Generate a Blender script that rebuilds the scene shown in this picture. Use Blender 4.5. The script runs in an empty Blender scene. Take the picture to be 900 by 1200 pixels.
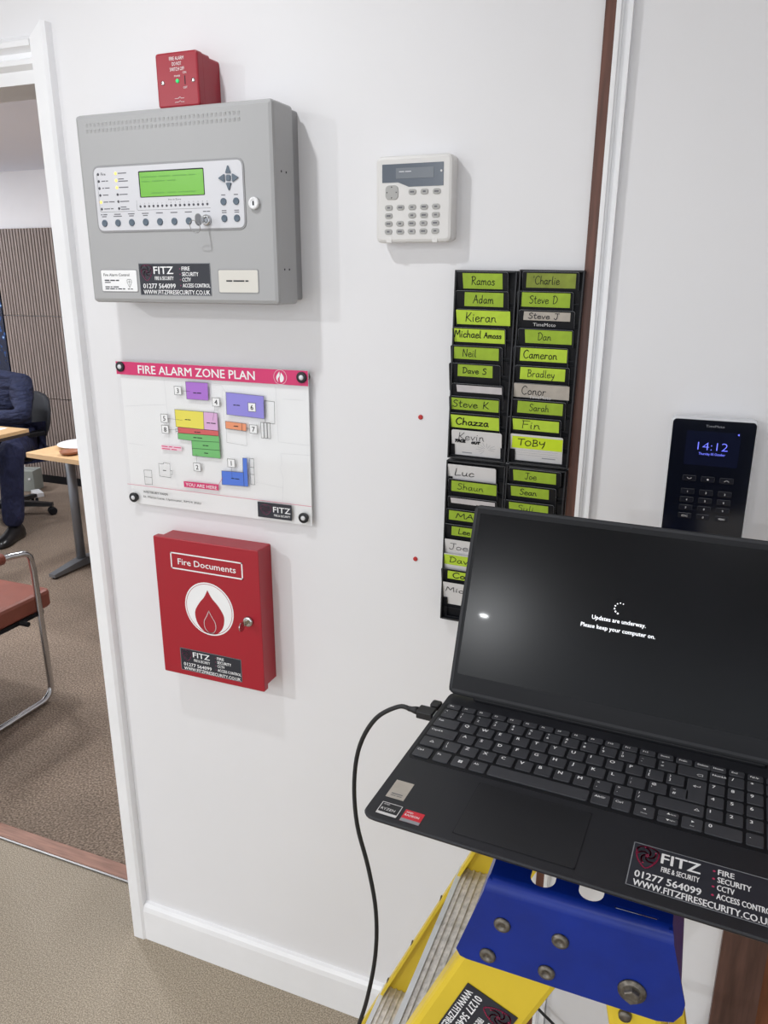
import bpy, bmesh, math, random
from math import pi, sin, cos, radians as RAD
from mathutils import Vector, Matrix
random.seed(7)
SC = bpy.context.scene
COL = SC.collection

# ------------------------------------------------------------------ camera
cam = bpy.data.cameras.new('camera')
cam.sensor_fit = 'HORIZONTAL'; cam.sensor_width = 36.0
cam.lens = 36.0 * 912.07 / 900.0
cam.clip_start = 0.05
co = bpy.data.objects.new('camera', cam); COL.objects.link(co)
yaw, pit, rol = 0.38389, -0.297005, -0.00073
Rm = Matrix.Rotation(yaw, 4, 'Z') @ Matrix.Rotation(pit, 4, 'X') @ Matrix.Rotation(rol, 4, 'Y') @ Matrix.Rotation(pi/2, 4, 'X')
co.matrix_world = Matrix.Translation((0.9398, -1.2574, 1.6262)) @ Rm
SC.camera = co

# ------------------------------------------------------------------ world, exposure
w = bpy.data.worlds.new('world'); SC.world = w; w.use_nodes = True
bg = w.node_tree.nodes['Background']
bg.inputs[0].default_value = (0.90, 0.95, 1.0, 1); bg.inputs[1].default_value = 1.8
SC.view_settings.view_transform = 'Standard'
try: SC.view_settings.look = 'None'
except Exception: pass
SC.view_settings.gamma = 1.0
SC.view_settings.use_curve_mapping = False
SC.view_settings.exposure = -0.27
KEY_POWER, FRONT_POWER, FAR_POWER = 6.6, 24.0, 28.0

# ------------------------------------------------------------------ helpers
def lin(c):
    c /= 255.0
    return c/12.92 if c <= 0.04045 else ((c+0.055)/1.055)**2.4
def rgb(r, g, b): return (lin(r), lin(g), lin(b), 1)

def mat(name, col, rough=0.5, metal=0.0, var=0.0, scale=40.0, bump=0.0, bscale=200.0, emit=None, estr=0.0, spec=0.5, coat=0.0, stretch=None, col2=None, detail=4.0):
    m = bpy.data.materials.new(name); m.use_nodes = True
    nt = m.node_tree; b = nt.nodes['Principled BSDF']
    b.inputs['Base Color'].default_value = col
    b.inputs['Roughness'].default_value = rough
    b.inputs['Metallic'].default_value = metal
    b.inputs['Specular IOR Level'].default_value = spec
    b.inputs['Coat Weight'].default_value = coat
    if emit:
        b.inputs['Emission Color'].default_value = emit; b.inputs['Emission Strength'].default_value = estr
    if var or bump:
        tc = nt.nodes.new('ShaderNodeTexCoord'); src = tc.outputs['Object']
        if stretch:
            mp = nt.nodes.new('ShaderNodeMapping'); mp.inputs['Scale'].default_value = stretch
            nt.links.new(src, mp.inputs[0]); src = mp.outputs[0]
    if var:
        n = nt.nodes.new('ShaderNodeTexNoise'); n.inputs['Scale'].default_value = scale; n.inputs['Detail'].default_value = detail
        nt.links.new(src, n.inputs['Vector'])
        r = nt.nodes.new('ShaderNodeValToRGB')
        c2 = col2 or tuple(min(1, c*(1+var)) for c in col[:3])+(1,)
        c1 = col if col2 else tuple(c*(1-var) for c in col[:3])+(1,)
        r.color_ramp.elements[0].color = c1; r.color_ramp.elements[1].color = c2
        r.color_ramp.elements[0].position = 0.32; r.color_ramp.elements[1].position = 0.68
        nt.links.new(n.outputs['Fac'], r.inputs[0]); nt.links.new(r.outputs[0], b.inputs['Base Color'])
    if bump:
        n2 = nt.nodes.new('ShaderNodeTexNoise'); n2.inputs['Scale'].default_value = bscale; n2.inputs['Detail'].default_value = 3
        nt.links.new(src, n2.inputs['Vector'])
        bp = nt.nodes.new('ShaderNodeBump'); bp.inputs['Strength'].default_value = bump; bp.inputs['Distance'].default_value = 0.002
        nt.links.new(n2.outputs['Fac'], bp.inputs['Height']); nt.links.new(bp.outputs[0], b.inputs['Normal'])
    return m

M = {}
M['wall'] = mat('wall_paint', rgb(236, 235, 237), 0.6, var=0.012, scale=3.0, bump=0.06, bscale=60)
M['gloss_white'] = mat('white_gloss_paint', rgb(246, 246, 248), 0.28, var=0.015, scale=14, bump=0.05, bscale=40)
M['floor'] = None
M['grey'] = mat('grey_powder_coat', rgb(172, 172, 173), 0.42, bump=0.05, bscale=900)
M['grey_d'] = mat('grey_steel_side', rgb(150, 150, 152), 0.42, bump=0.05, bscale=900)
M['fascia'] = mat('fascia', rgb(214, 214, 219), 0.4)
M['slate'] = mat('slate_button', rgb(92, 106, 120), 0.45)
M['black'] = mat('black_plastic', rgb(22, 23, 28), 0.4)
M['blackm'] = mat('black_matt', rgb(15, 16, 22), 0.55, spec=0.3)
M['ink'] = mat('ink', rgb(34, 35, 42), 0.7)
M['inkg'] = mat('ink_grey', rgb(110, 110, 116), 0.7)
M['white'] = mat('white_print', rgb(246, 246, 247), 0.5)
M['whitec'] = mat('white_card', rgb(222, 220, 220), 0.4)
M['cream'] = mat('cream_label', rgb(222, 219, 211), 0.5)
M['chrome'] = mat('chrome', rgb(205, 206, 208), 0.14, 1.0)
M['steel'] = mat('brushed_steel', rgb(165, 166, 168), 0.35, 1.0)
M['rivet'] = mat('dull_rivet', rgb(120, 114, 106), 0.45, 0.8, var=0.3, scale=300)
M['lcd'] = mat('lcd_green', rgb(104, 168, 56), 0.25, emit=rgb(124, 205, 60), estr=0.22)
M['lcdink'] = mat('lcd_ink', rgb(90, 152, 52), 0.4, emit=rgb(110, 190, 56), estr=0.16)
M['led_y'] = mat('led_amber', rgb(250, 215, 110), 0.3, emit=rgb(255, 220, 110), estr=1.0)
M['led_o'] = mat('led_off', rgb(80, 80, 88), 0.4)
M['led_g'] = mat('led_green', rgb(40, 190, 110), 0.3, emit=rgb(40, 225, 120), estr=0.6)
M['red'] = mat('red_powder_coat', rgb(168, 24, 42), 0.36, bump=0.05, bscale=700)
M['redspur'] = mat('red_plastic', rgb(158, 24, 44), 0.35, bump=0.04, bscale=500)
M['stk'] = mat('sticker_navy_black', rgb(38, 40, 50), 0.45)
M['stkedge'] = mat('sticker_edge', rgb(140, 143, 148), 0.5)
M['magenta'] = mat('magenta_print', rgb(216, 52, 112), 0.5)
M['logo'] = mat('logo_magenta', rgb(196, 52, 96), 0.5)
M['logod'] = mat('logo_dull', rgb(150, 62, 104), 0.5)
M['lime'] = mat('lime_tape', rgb(160, 190, 52), 0.6, var=0.08, scale=60)
M['lime_b'] = mat('lime_tape_bright', rgb(190, 220, 62), 0.6, var=0.05, scale=60)
M['lime_d'] = mat('lime_tape_faded', rgb(138, 152, 58), 0.6, var=0.16, scale=50)
M['neon'] = mat('neon_tape', rgb(212, 238, 40), 0.6)
M['beige'] = mat('beige_tape', rgb(186, 178, 168), 0.6, var=0.08, scale=60)
M['greytape'] = mat('grey_tape', rgb(205, 200, 202), 0.5, var=0.05, scale=60)
M['cardedge'] = mat('card_edge', rgb(150, 152, 158), 0.5)
M['keypad'] = mat('keypad_white', rgb(226, 224, 222), 0.42)
M['keygrey'] = mat('key_grey', rgb(176, 175, 173), 0.5)
M['dispgrey'] = mat('display_grey', rgb(92, 100, 112), 0.2)
M['lcdgrey'] = mat('lcd_grey', rgb(116, 122, 130), 0.25)
M['silver'] = mat('silver_case', rgb(224, 225, 229), 0.25, 0.1)
M['tmface'] = mat('terminal_face', rgb(16, 19, 30), 0.12)
M['tmscreen'] = mat('terminal_screen', rgb(20, 24, 44), 0.1, emit=rgb(30, 36, 66), estr=0.06)
M['tmkey'] = mat('terminal_key', rgb(24, 26, 36), 0.25)
M['blue_e'] = mat('blue_digits', rgb(110, 120, 255), 0.4, emit=rgb(120, 128, 255), estr=1.0)
M['white_e'] = mat('white_pixels', rgb(255, 255, 255), 0.4, emit=rgb(245, 247, 255), estr=0.95)
M['lapbody'] = mat('laptop_body', rgb(27, 28, 34), 0.5, var=0.05, scale=25, bump=0.08, bscale=1500)
M['lapdark'] = mat('laptop_trim', rgb(17, 18, 23), 0.5, spec=0.3)
M['key'] = mat('laptop_key', rgb(60, 61, 66), 0.5, var=0.06, scale=30)
M['pad'] = mat('laptop_trackpad', rgb(21, 22, 27), 0.42, var=0.08, scale=18)
M['lcdpanel'] = mat('laptop_screen', rgb(9, 10, 15), 0.21, var=0.25, scale=9, spec=0.20, coat=0.012)
M['lcdpanel'].node_tree.nodes['Principled BSDF'].inputs['Coat Roughness'].default_value = 0.035
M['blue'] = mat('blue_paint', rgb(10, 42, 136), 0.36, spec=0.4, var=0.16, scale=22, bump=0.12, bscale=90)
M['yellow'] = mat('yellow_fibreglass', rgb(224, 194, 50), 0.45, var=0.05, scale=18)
M['alu'] = mat('aluminium_tread', rgb(214, 210, 206), 0.45, 0.25, var=0.22, scale=120)
M['alu_l'] = mat('aluminium_lip', rgb(222, 224, 228), 0.35, 0.4, var=0.06, scale=40)
M['rubber'] = mat('black_rubber', rgb(26, 26, 29), 0.5)
M['timber'] = mat('dark_stained_timber', rgb(98, 62, 50), 0.45, var=0.3, scale=9, stretch=(14, 14, 1.2))
M['doorleaf_lit'] = mat('door_leaf_lit_tone', rgb(140, 86, 56), 0.4, var=0.2, scale=7, stretch=(12, 12, 1.0))  # lighter orange than the frame: light on the wood painted into the leaf colour
M['doorwood'] = mat('dark_door_timber', rgb(92, 66, 58), 0.4, var=0.3, scale=7, stretch=(12, 12, 1.0))
M['thresh'] = mat('threshold_wood', rgb(160, 116, 98), 0.45, var=0.2, scale=9, stretch=(1.5, 14, 14))
M['beech'] = mat('beech_veneer', rgb(208, 172, 128), 0.42, var=0.08, scale=7, stretch=(2, 12, 12))
M['dtable'] = mat('desk_edge', rgb(60, 50, 46), 0.5)
M['greymetal'] = mat('grey_metal', rgb(134, 137, 142), 0.4, 0.5)
M['slat'] = mat('slat_wood', rgb(142, 128, 122), 0.5, var=0.12, scale=9, stretch=(8, 8, 0.8))
M['slatback'] = mat('slat_felt', rgb(80, 72, 70), 0.9)
M['leather'] = mat('tan_leather', rgb(140, 76, 60), 0.42, var=0.07, scale=14, bump=0.08, bscale=300)
M['navy'] = mat('navy_suit', rgb(30, 37, 66), 0.85, var=0.2, scale=16, bump=0.9, bscale=9, stretch=(1, 1, 2.2))
M['navy_t'] = mat('navy_trousers', rgb(32, 37, 70), 0.85, var=0.2, scale=16, bump=0.9, bscale=8, stretch=(1.6, 1.6, 1))
for _k in ('navy', 'navy_t'):
    for _n in M[_k].node_tree.nodes:
        if _n.type == 'BUMP': _n.inputs['Distance'].default_value = 0.06
M['shoe'] = mat('black_shoe', rgb(26, 25, 27), 0.28)
M['skin'] = mat('skin', rgb(205, 160, 138), 0.55)
M['hair'] = mat('dark_hair', rgb(54, 44, 38), 0.7, var=0.3, scale=80)
M['officechair'] = mat('office_chair_fabric', rgb(52, 54, 60), 0.75, bump=0.1, bscale=300)
M['greybox'] = mat('grey_carton', rgb(152, 156, 150), 0.6)
M['ceramic'] = mat('ceramic_white', rgb(238, 238, 240), 0.2)
M['bowl'] = mat('brown_bowl', rgb(150, 96, 70), 0.4)
M['farceil'] = mat('far_ceiling_paint', rgb(226, 229, 240), 0.8)
M['ceil'] = mat('ceiling_paint', rgb(214, 214, 216), 0.8)
M['lamp'] = mat('lamp_lens', rgb(255, 255, 255), 0.4, emit=(1, 0.98, 0.96, 1), estr=8.0)
M['eye'] = mat('eye_white', rgb(235, 235, 235), 0.2)
M['plug'] = mat('red_wall_plug', rgb(186, 40, 40), 0.5)

def speckle(name, c0, c1, c2, s1, s2, patch, rough, bump):
    m = bpy.data.materials.new(name); m.use_nodes = True; nt = m.node_tree; b = nt.nodes['Principled BSDF']
    tc = nt.nodes.new('ShaderNodeTexCoord')
    n1 = nt.nodes.new('ShaderNodeTexNoise'); n1.inputs['Scale'].default_value = s1; n1.inputs['Detail'].default_value = 3
    n2 = nt.nodes.new('ShaderNodeTexNoise'); n2.inputs['Scale'].default_value = s2; n2.inputs['Detail'].default_value = 5
    nt.links.new(tc.outputs['Object'], n1.inputs['Vector']); nt.links.new(tc.outputs['Object'], n2.inputs['Vector'])
    r1 = nt.nodes.new('ShaderNodeValToRGB')
    r1.color_ramp.elements[0].position = 0.36; r1.color_ramp.elements[0].color = c0
    r1.color_ramp.elements[1].position = 0.64; r1.color_ramp.elements[1].color = c2
    e = r1.color_ramp.elements.new(0.5); e.color = c1
    nt.links.new(n1.outputs['Fac'], r1.inputs[0])
    mr = nt.nodes.new('ShaderNodeMapRange'); mr.inputs[1].default_value = 0.3; mr.inputs[2].default_value = 0.7
    mr.inputs[3].default_value = 1 - patch; mr.inputs[4].default_value = 1 + patch
    nt.links.new(n2.outputs['Fac'], mr.inputs[0])
    mx = nt.nodes.new('ShaderNodeVectorMath'); mx.operation = 'SCALE'
    nt.links.new(r1.outputs[0], mx.inputs[0]); nt.links.new(mr.outputs[0], mx.inputs['Scale'])
    nt.links.new(mx.outputs[0], b.inputs['Base Color'])
    b.inputs['Roughness'].default_value = rough
    bp = nt.nodes.new('ShaderNodeBump'); bp.inputs['Strength'].default_value = bump; bp.inputs['Distance'].default_value = 0.003
    nt.links.new(n1.outputs['Fac'], bp.inputs['Height']); nt.links.new(bp.outputs[0], b.inputs['Normal'])
    return m
M['floor'] = speckle('speckled_vinyl', rgb(126, 114, 99), rgb(160, 147, 128), rgb(192, 178, 158), 330, 1.2, 0.06, 0.55, 0.1)
M['carpet'] = speckle('mottled_carpet', rgb(104, 90, 79), rgb(134, 118, 104), rgb(162, 144, 128), 150, 3.5, 0.16, 0.95, 0.4)

def acrylic():
    m = bpy.data.materials.new('clear_acrylic'); m.use_nodes = True; nt = m.node_tree
    for n in list(nt.nodes): nt.nodes.remove(n)
    o = nt.nodes.new('ShaderNodeOutputMaterial'); t = nt.nodes.new('ShaderNodeBsdfTransparent')
    t.inputs[0].default_value = (0.995, 0.995, 0.995, 1)
    g = nt.nodes.new('ShaderNodeBsdfGlossy'); g.inputs['Roughness'].default_value = 0.06
    mx = nt.nodes.new('ShaderNodeMixShader'); mx.inputs[0].default_value = 0.03
    nt.links.new(t.outputs[0], mx.inputs[1]); nt.links.new(g.outputs[0], mx.inputs[2])
    nt.links.new(mx.outputs[0], o.inputs[0])
    return m
M['acrylic'] = acrylic()

def night():
    m = bpy.data.materials.new('night_lights_print'); m.use_nodes = True; nt = m.node_tree; b = nt.nodes['Principled BSDF']
    tc = nt.nodes.new('ShaderNodeTexCoord')
    v = nt.nodes.new('ShaderNodeTexVoronoi'); v.inputs['Scale'].default_value = 22
    nt.links.new(tc.outputs['Object'], v.inputs['Vector'])
    r = nt.nodes.new('ShaderNodeValToRGB')
    r.color_ramp.elements[0].position = 0.05; r.color_ramp.elements[0].color = rgb(190, 220, 240)
    r.color_ramp.elements[1].position = 0.42; r.color_ramp.elements[1].color = rgb(14, 24, 52)
    e = r.color_ramp.elements.new(0.2); e.color = rgb(36, 84, 150)
    nt.links.new(v.outputs['Distance'], r.inputs[0]); nt.links.new(r.outputs[0], b.inputs['Base Color'])
    b.inputs['Roughness'].default_value = 0.2
    return m
M['night'] = night()

# ---- text and strokes
_TC = {}
def text_geo(s, bold=0.0, space=1.0):
    k = (s, bold, space)
    if k in _TC: return _TC[k]
    cu = bpy.data.curves.new('t', 'FONT'); cu.body = s; cu.size = 1.0; cu.resolution_u = 2
    cu.offset = bold; cu.space_character = space
    ob = bpy.data.objects.new('t', cu); COL.objects.link(ob)
    dg = bpy.context.evaluated_depsgraph_get()
    me = bpy.data.meshes.new_from_object(ob.evaluated_get(dg))
    vs = [tuple(v.co) for v in me.vertices]; fs = [tuple(p.vertices) for p in me.polygons]
    bpy.data.objects.remove(ob); bpy.data.curves.remove(cu); bpy.data.meshes.remove(me)
    _TC[k] = (vs, fs)
    return vs, fs

SF = {  # single-stroke handwriting, x-height 0.5, capital height 1
'R': (.62, [[(.08,0),(.1,.5),(.1,1)],[(0,.92),(.3,1.02),(.5,.82),(.4,.58),(.12,.5)],[(.2,.5),(.4,.2),(.62,0)]]),
'A': (.68, [[(0,0),(.18,.5),(.34,1),(.46,.5),(.62,0)],[(.12,.38),(.3,.42),(.56,.4)]]),
'K': (.62, [[(.1,1),(.08,.5),(.06,0)],[(.55,1),(.3,.62),(.1,.45)],[(.12,.48),(.35,.25),(.62,0)]]),
'M': (.82, [[(0,0),(.06,.5),(.12,.95),(.28,.6),(.4,.35),(.52,.65),(.68,.97),(.72,.5),(.78,0)]]),
'N': (.66, [[(.05,0),(.06,.5),(.08,1)],[(.08,1),(.3,.5),(.55,.02)],[(.55,.02),(.57,.5),(.6,1)]]),
'D': (.66, [[(.12,1),(.1,.5),(.1,0)],[(0,.95),(.3,1.02),(.6,.7),(.56,.3),(.3,.03),(.08,0)]]),
'S': (.55, [[(.5,.88),(.32,1),(.1,.88),(.1,.66),(.3,.52),(.46,.36),(.42,.1),(.2,-.02),(0,.1)]]),
'C': (.66, [[(.6,.86),(.4,1.02),(.12,.82),(.02,.45),(.14,.1),(.38,-.02),(.62,.14)]]),
'F': (.58, [[(.1,1),(.09,.5),(.08,0)],[(0,.98),(.3,1),(.6,1.02)],[(.1,.52),(.3,.54),(.48,.56)]]),
'T': (.66, [[(0,1),(.3,1),(.66,1.02)],[(.34,1),(.33,.5),(.32,0)]]),
'O': (.66, [[(.3,.78),(.08,.65),(.02,.35),(.16,.04),(.42,.04),(.58,.32),(.5,.66),(.26,.78)]]),
'B': (.58, [[(.08,1),(.07,.5),(.06,0)],[(0,.95),(.3,1),(.45,.8),(.34,.58),(.1,.52)],[(.1,.52),(.42,.46),(.52,.2),(.3,.02),(.04,0)]]),
'Y': (.6, [[(.02,.8),(.06,.5),(.2,.4),(.45,.55)],[(.52,.82),(.5,.3),(.36,-.2)]]),
'L': (.55, [[(.12,1),(.08,.5),(.06,.02),(.3,.02),(.55,.06)]]),
'J': (.5, [[(.05,1),(.3,1),(.56,1)],[(.34,1),(.36,.5),(.3,.06),(.12,-.02),(0,.14)]]),
'E': (.55, [[(.5,.96),(.1,.96),(.08,.5),(.08,.02),(.5,.03)],[(.1,.5),(.4,.52)]]),
'G': (.66, [[(.58,.86),(.38,1),(.1,.8),(.04,.4),(.18,.04),(.45,.02),(.58,.3),(.56,.44),(.36,.42)]]),
'U': (.6, [[(.04,.95),(.04,.3),(.2,0),(.42,.05),(.54,.4),(.55,.95)]]),
'a': (.52, [[(.4,.44),(.22,.52),(.05,.34),(.07,.08),(.22,0),(.38,.2),(.42,.5)],[(.42,.5),(.4,.16),(.52,.02)]]),
'b': (.48, [[(.06,1),(.05,.5),(.06,.02)],[(.06,.3),(.22,.5),(.42,.38),(.38,.06),(.06,.02)]]),
'c': (.45, [[(.42,.42),(.24,.52),(.05,.34),(.06,.08),(.22,-.01),(.45,.1)]]),
'd': (.52, [[(.4,.4),(.22,.52),(.04,.32),(.08,.04),(.26,.02),(.4,.2)],[(.42,1),(.41,.5),(.44,.02)]]),
'e': (.46, [[(.04,.26),(.24,.28),(.42,.36),(.3,.52),(.1,.46),(.03,.22),(.14,0),(.32,0),(.48,.12)]]),
'g': (.5, [[(.4,.44),(.2,.52),(.04,.3),(.14,.04),(.38,.2)],[(.42,.5),(.42,0),(.34,-.36),(.08,-.3)]]),
'h': (.5, [[(.06,1),(.05,.5),(.04,0)],[(.05,.3),(.2,.5),(.38,.42),(.4,.2),(.44,0)]]),
'i': (.22, [[(.08,.5),(.07,.2),(.12,0)],[(.09,.74),(.12,.76)]]),
'k': (.48, [[(.06,1),(.05,.5),(.04,0)],[(.38,.52),(.2,.34),(.06,.24)],[(.08,.26),(.25,.14),(.46,0)]]),
'l': (.22, [[(.08,1),(.07,.5),(.08,.06),(.18,0)]]),
'm': (.74, [[(.04,.5),(.04,.2),(.04,0)],[(.04,.3),(.16,.5),(.3,.42),(.32,.02)],[(.32,.3),(.46,.52),(.6,.42),(.62,.1),(.7,0)]]),
'n': (.52, [[(.05,.5),(.05,.2),(.04,0)],[(.05,.28),(.2,.5),(.36,.44),(.4,.14),(.5,.02)]]),
'o': (.48, [[(.24,.52),(.06,.38),(.06,.1),(.22,-.01),(.4,.1),(.42,.38),(.22,.52)]]),
'r': (.4, [[(.06,.5),(.06,.2),(.04,0)],[(.06,.3),(.18,.48),(.38,.48)]]),
's': (.42, [[(.38,.44),(.2,.52),(.08,.4),(.22,.28),(.36,.14),(.22,-.01),(0,.06)]]),
't': (.4, [[(.16,.9),(.14,.4),(.2,.02),(.36,.04)],[(0,.6),(.2,.62),(.36,.64)]]),
'u': (.52, [[(.04,.5),(.05,.14),(.2,0),(.38,.16),(.42,.5)],[(.42,.5),(.41,.14),(.52,.02)]]),
'v': (.46, [[(.02,.5),(.12,.25),(.22,0)],[(.22,0),(.34,.3),(.44,.52)]]),
'y': (.48, [[(.04,.5),(.08,.2),(.22,.1),(.38,.3)],[(.42,.52),(.34,0),(.14,-.36)]]),
'z': (.48, [[(.04,.5),(.22,.5),(.42,.48)],[(.42,.48),(.22,.22),(.02,.02)],[(.02,.02),(.24,.03),(.46,.02)]]),
' ': (.42, []), "'": (.2, [[(.08,1),(.06,.8)]]),
}
def smooth(pts, n=3):
    if len(pts) < 3: return pts
    P = [pts[0]] + list(pts) + [pts[-1]]; out = []
    for i in range(1, len(P)-2):
        a, b, c, d = P[i-1:i+3]
        for k in range(n):
            t = k/n
            out.append(tuple(0.5*((2*b[j]) + (-a[j]+c[j])*t + (2*a[j]-5*b[j]+4*c[j]-d[j])*t*t + (-a[j]+3*b[j]-3*c[j]+d[j])*t**3) for j in range(len(b))))
    out.append(tuple(pts[-1]))
    return out

class G:
    """collects shapes in a local frame (u right, v up, w outward) and links them as ONE mesh"""
    def __init__(s): s.v = []; s.f = []; s.sm = set()
    def add(s, vs, fs, smooth_=False):
        o = len(s.v); s.v += [tuple(v) for v in vs]
        for f in fs:
            if smooth_: s.sm.add(len(s.f))
            s.f.append(tuple(i+o for i in f))
        return s
    def box(s, a, b):
        x0, y0, z0 = a; x1, y1, z1 = b
        return s.add([(x0,y0,z0),(x1,y0,z0),(x1,y1,z0),(x0,y1,z0),(x0,y0,z1),(x1,y0,z1),(x1,y1,z1),(x0,y1,z1)],
                     [(0,3,2,1),(4,5,6,7),(0,1,5,4),(1,2,6,5),(2,3,7,6),(3,0,4,7)])
    def hexa(s, b4, t4):
        return s.add(list(b4)+list(t4), [(0,3,2,1),(4,5,6,7),(0,1,5,4),(1,2,6,5),(2,3,7,6),(3,0,4,7)])
    def loops(s, rings, cap0=True, cap1=True, smooth_=False):
        n = len(rings[0]); vs = [p for r in rings for p in r]; fs = []
        for k in range(len(rings)-1):
            for i in range(n):
                j = (i+1) % n
                fs.append((k*n+i, k*n+j, (k+1)*n+j, (k+1)*n+i))
        o = len(s.f); s.add(vs, fs, smooth_)
        base = len(s.v)-len(vs)
        if cap0: s.f.append(tuple(base+i for i in reversed(range(n))))
        if cap1: s.f.append(tuple(base+(len(rings)-1)*n+i for i in range(n)))
        return s
    @staticmethod
    def rr(u0, v0, u1, v1, r, n=4):
        r = max(1e-5, min(r, (u1-u0)/2-1e-6, (v1-v0)/2-1e-6)); pts = []
        for cx, cy, a in ((u1-r, v0+r, -90), (u1-r, v1-r, 0), (u0+r, v1-r, 90), (u0+r, v0+r, 180)):
            for k in range(n+1):
                t = RAD(a + 90*k/n); pts.append((cx+r*cos(t), cy+r*sin(t)))
        return pts
    def rbox(s, u0, v0, w0, u1, v1, w1, r=0.004, b=0.0015, n=3, b0=0.0):
        P = lambda d, w: [(x, y, w) for x, y in G.rr(u0+d, v0+d, u1-d, v1-d, max(r-d, 1e-4), n)]
        rings = []
        if b0: rings += [P(b0, w0), P(0, w0+b0)]
        else: rings += [P(0, w0)]
        if b: rings += [P(0, w1-b), P(b*0.3, w1-b*0.3), P(b, w1)]
        else: rings += [P(0, w1)]
        return s.loops(rings)
    def prism(s, pts, w0, w1):
        return s.loops([[(x, y, w0) for x, y in pts], [(x, y, w1) for x, y in pts]])
    def flat(s, pts, w):
        return s.add([(x, y, w) for x, y in pts], [tuple(range(len(pts)))])
    def rect(s, u0, v0, u1, v1, w): return s.flat([(u0,v0),(u1,v0),(u1,v1),(u0,v1)], w)
    def ring(s, cx, cy, r0, r1, w, n=28, a0=0, a1=360):
        vs = []; fs = []; k = n if a1-a0 >= 360 else n+1
        for i in range(k):
            t = RAD(a0+(a1-a0)*i/n); vs += [(cx+r0*cos(t), cy+r0*sin(t), w), (cx+r1*cos(t), cy+r1*sin(t), w)]
        for i in range(n):
            j = (i+1) % k; fs.append((2*i, 2*i+1, 2*j+1, 2*j))
        return s.add(vs, fs)
    def disc(s, cx, cy, r, w, n=24): return s.flat([(cx+r*cos(2*pi*i/n), cy+r*sin(2*pi*i/n)) for i in range(n)], w)
    def frame(s, pts, t, w, closed=True):
        p = list(pts)+([pts[0]] if closed else [])
        for a, b in zip(p, p[1:]):
            d = Vector((b[0]-a[0], b[1]-a[1])); L = d.length
            if L < 1e-9: continue
            d /= L; n = Vector((-d.y, d.x))*t/2; e = d*t/2
            s.add([(a[0]-e.x+n.x, a[1]-e.y+n.y, w), (a[0]-e.x-n.x, a[1]-e.y-n.y, w), (b[0]+e.x-n.x, b[1]+e.y-n.y, w), (b[0]+e.x+n.x, b[1]+e.y+n.y, w)], [(0,1,2,3)])
        return s
    def lathe(s, prof, c=(0,0,0), ax='w', n=20, sm=True):
        rings = []
        for r, h in prof:
            R = []
            for i in range(n):
                t = 2*pi*i/n; a, b = r*cos(t), r*sin(t)
                R.append({'w': (c[0]+a, c[1]+b, c[2]+h), 'v': (c[0]+b, c[1]+h, c[2]+a), 'u': (c[0]+h, c[1]+a, c[2]+b)}[ax])
            rings.append(R)
        return s.loops(rings, smooth_=sm)
    def tube(s, path, r, n=10, sm=True, caps=True):
        P = [Vector(p) for p in path]; rings = []; up = None
        for i, p in enumerate(P):
            t = (P[min(i+1, len(P)-1)] - P[max(i-1, 0)]).normalized()
            if up is None:
                up = Vector((0,0,1)) if abs(t.z) < 0.9 else Vector((1,0,0))
            a = t.cross(up).normalized(); up = a.cross(t).normalized()
            rr = r[i] if isinstance(r, (list, tuple)) else r
            rings.append([tuple(p + a*rr*cos(2*pi*k/n) + up*rr*sin(2*pi*k/n)) for k in range(n)])
        rings = [list(reversed(q)) for q in rings]
        return s.loops(rings, caps, caps, sm)
    def text(s, t, u, v, h=None, width=None, w=0.0, align='l', bold=0.0, slant=0.0, rot=0.0, space=1.0):
        if bold > 0:   # heavier weight: the same letters set three times, slightly shifted
            kw = dict(h=h, width=None if width is None else width*(1-.0), align=align, slant=slant, rot=rot, space=space)
            d = bold*h*1.3
            for k, (dx, dy) in enumerate(((-d, 0), (d, 0), (0, d*.6), (0, -d*.6))): s.text(t, u+dx, v+dy, w=w+k*6e-6, bold=0, **kw)
            return s
        vs, fs = text_geo(t, bold, space)
        if not vs: return s
        xs = [p[0] for p in vs]; x0, x1 = min(xs), max(xs)
        sy = h/0.73; sx = sy if width is None else width/(x1-x0)
        W = (x1-x0)*sx; off = {'l': 0, 'c': -W/2, 'r': -W}[align]
        cr, sr = cos(rot), sin(rot); out = []
        for p in vs:
            a = (p[0]-x0)*sx+off + p[1]*sy*slant; b = p[1]*sy
            out.append((u+a*cr-b*sr, v+a*sr+b*cr, w))
        return s.add(out, fs)
    def hand(s, t, u, v, h, width, w, lw, jit=0.0):
        adv = 0; strokes = []
        for ch in t:
            g = SF[ch]
            for st in g[1]: strokes.append([(adv+x+y*0.08, y) for x, y in st])
            adv += g[0]+0.1
        sx = width/adv
        for st in strokes:
            s.frame([(u+x*sx, v+y*h+x*jit*h) for x, y in smooth(st, 4)], lw*1.6, w, closed=False)
        return s
    def build(s, name, m, parent=None, loc=None, rot=None):
        me = bpy.data.meshes.new(name); me.from_pydata(s.v, [], s.f); me.validate()
        if s.sm and len(me.polygons) == len(s.f):
            for i in s.sm: me.polygons[i].use_smooth = True
        me.materials.append(m if not isinstance(m, str) else M[m])
        o = bpy.data.objects.new(name, me); COL.objects.link(o)
        if parent: o.parent = parent
        if loc: o.location = loc
        if rot: o.rotation_euler = rot
        return o

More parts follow.
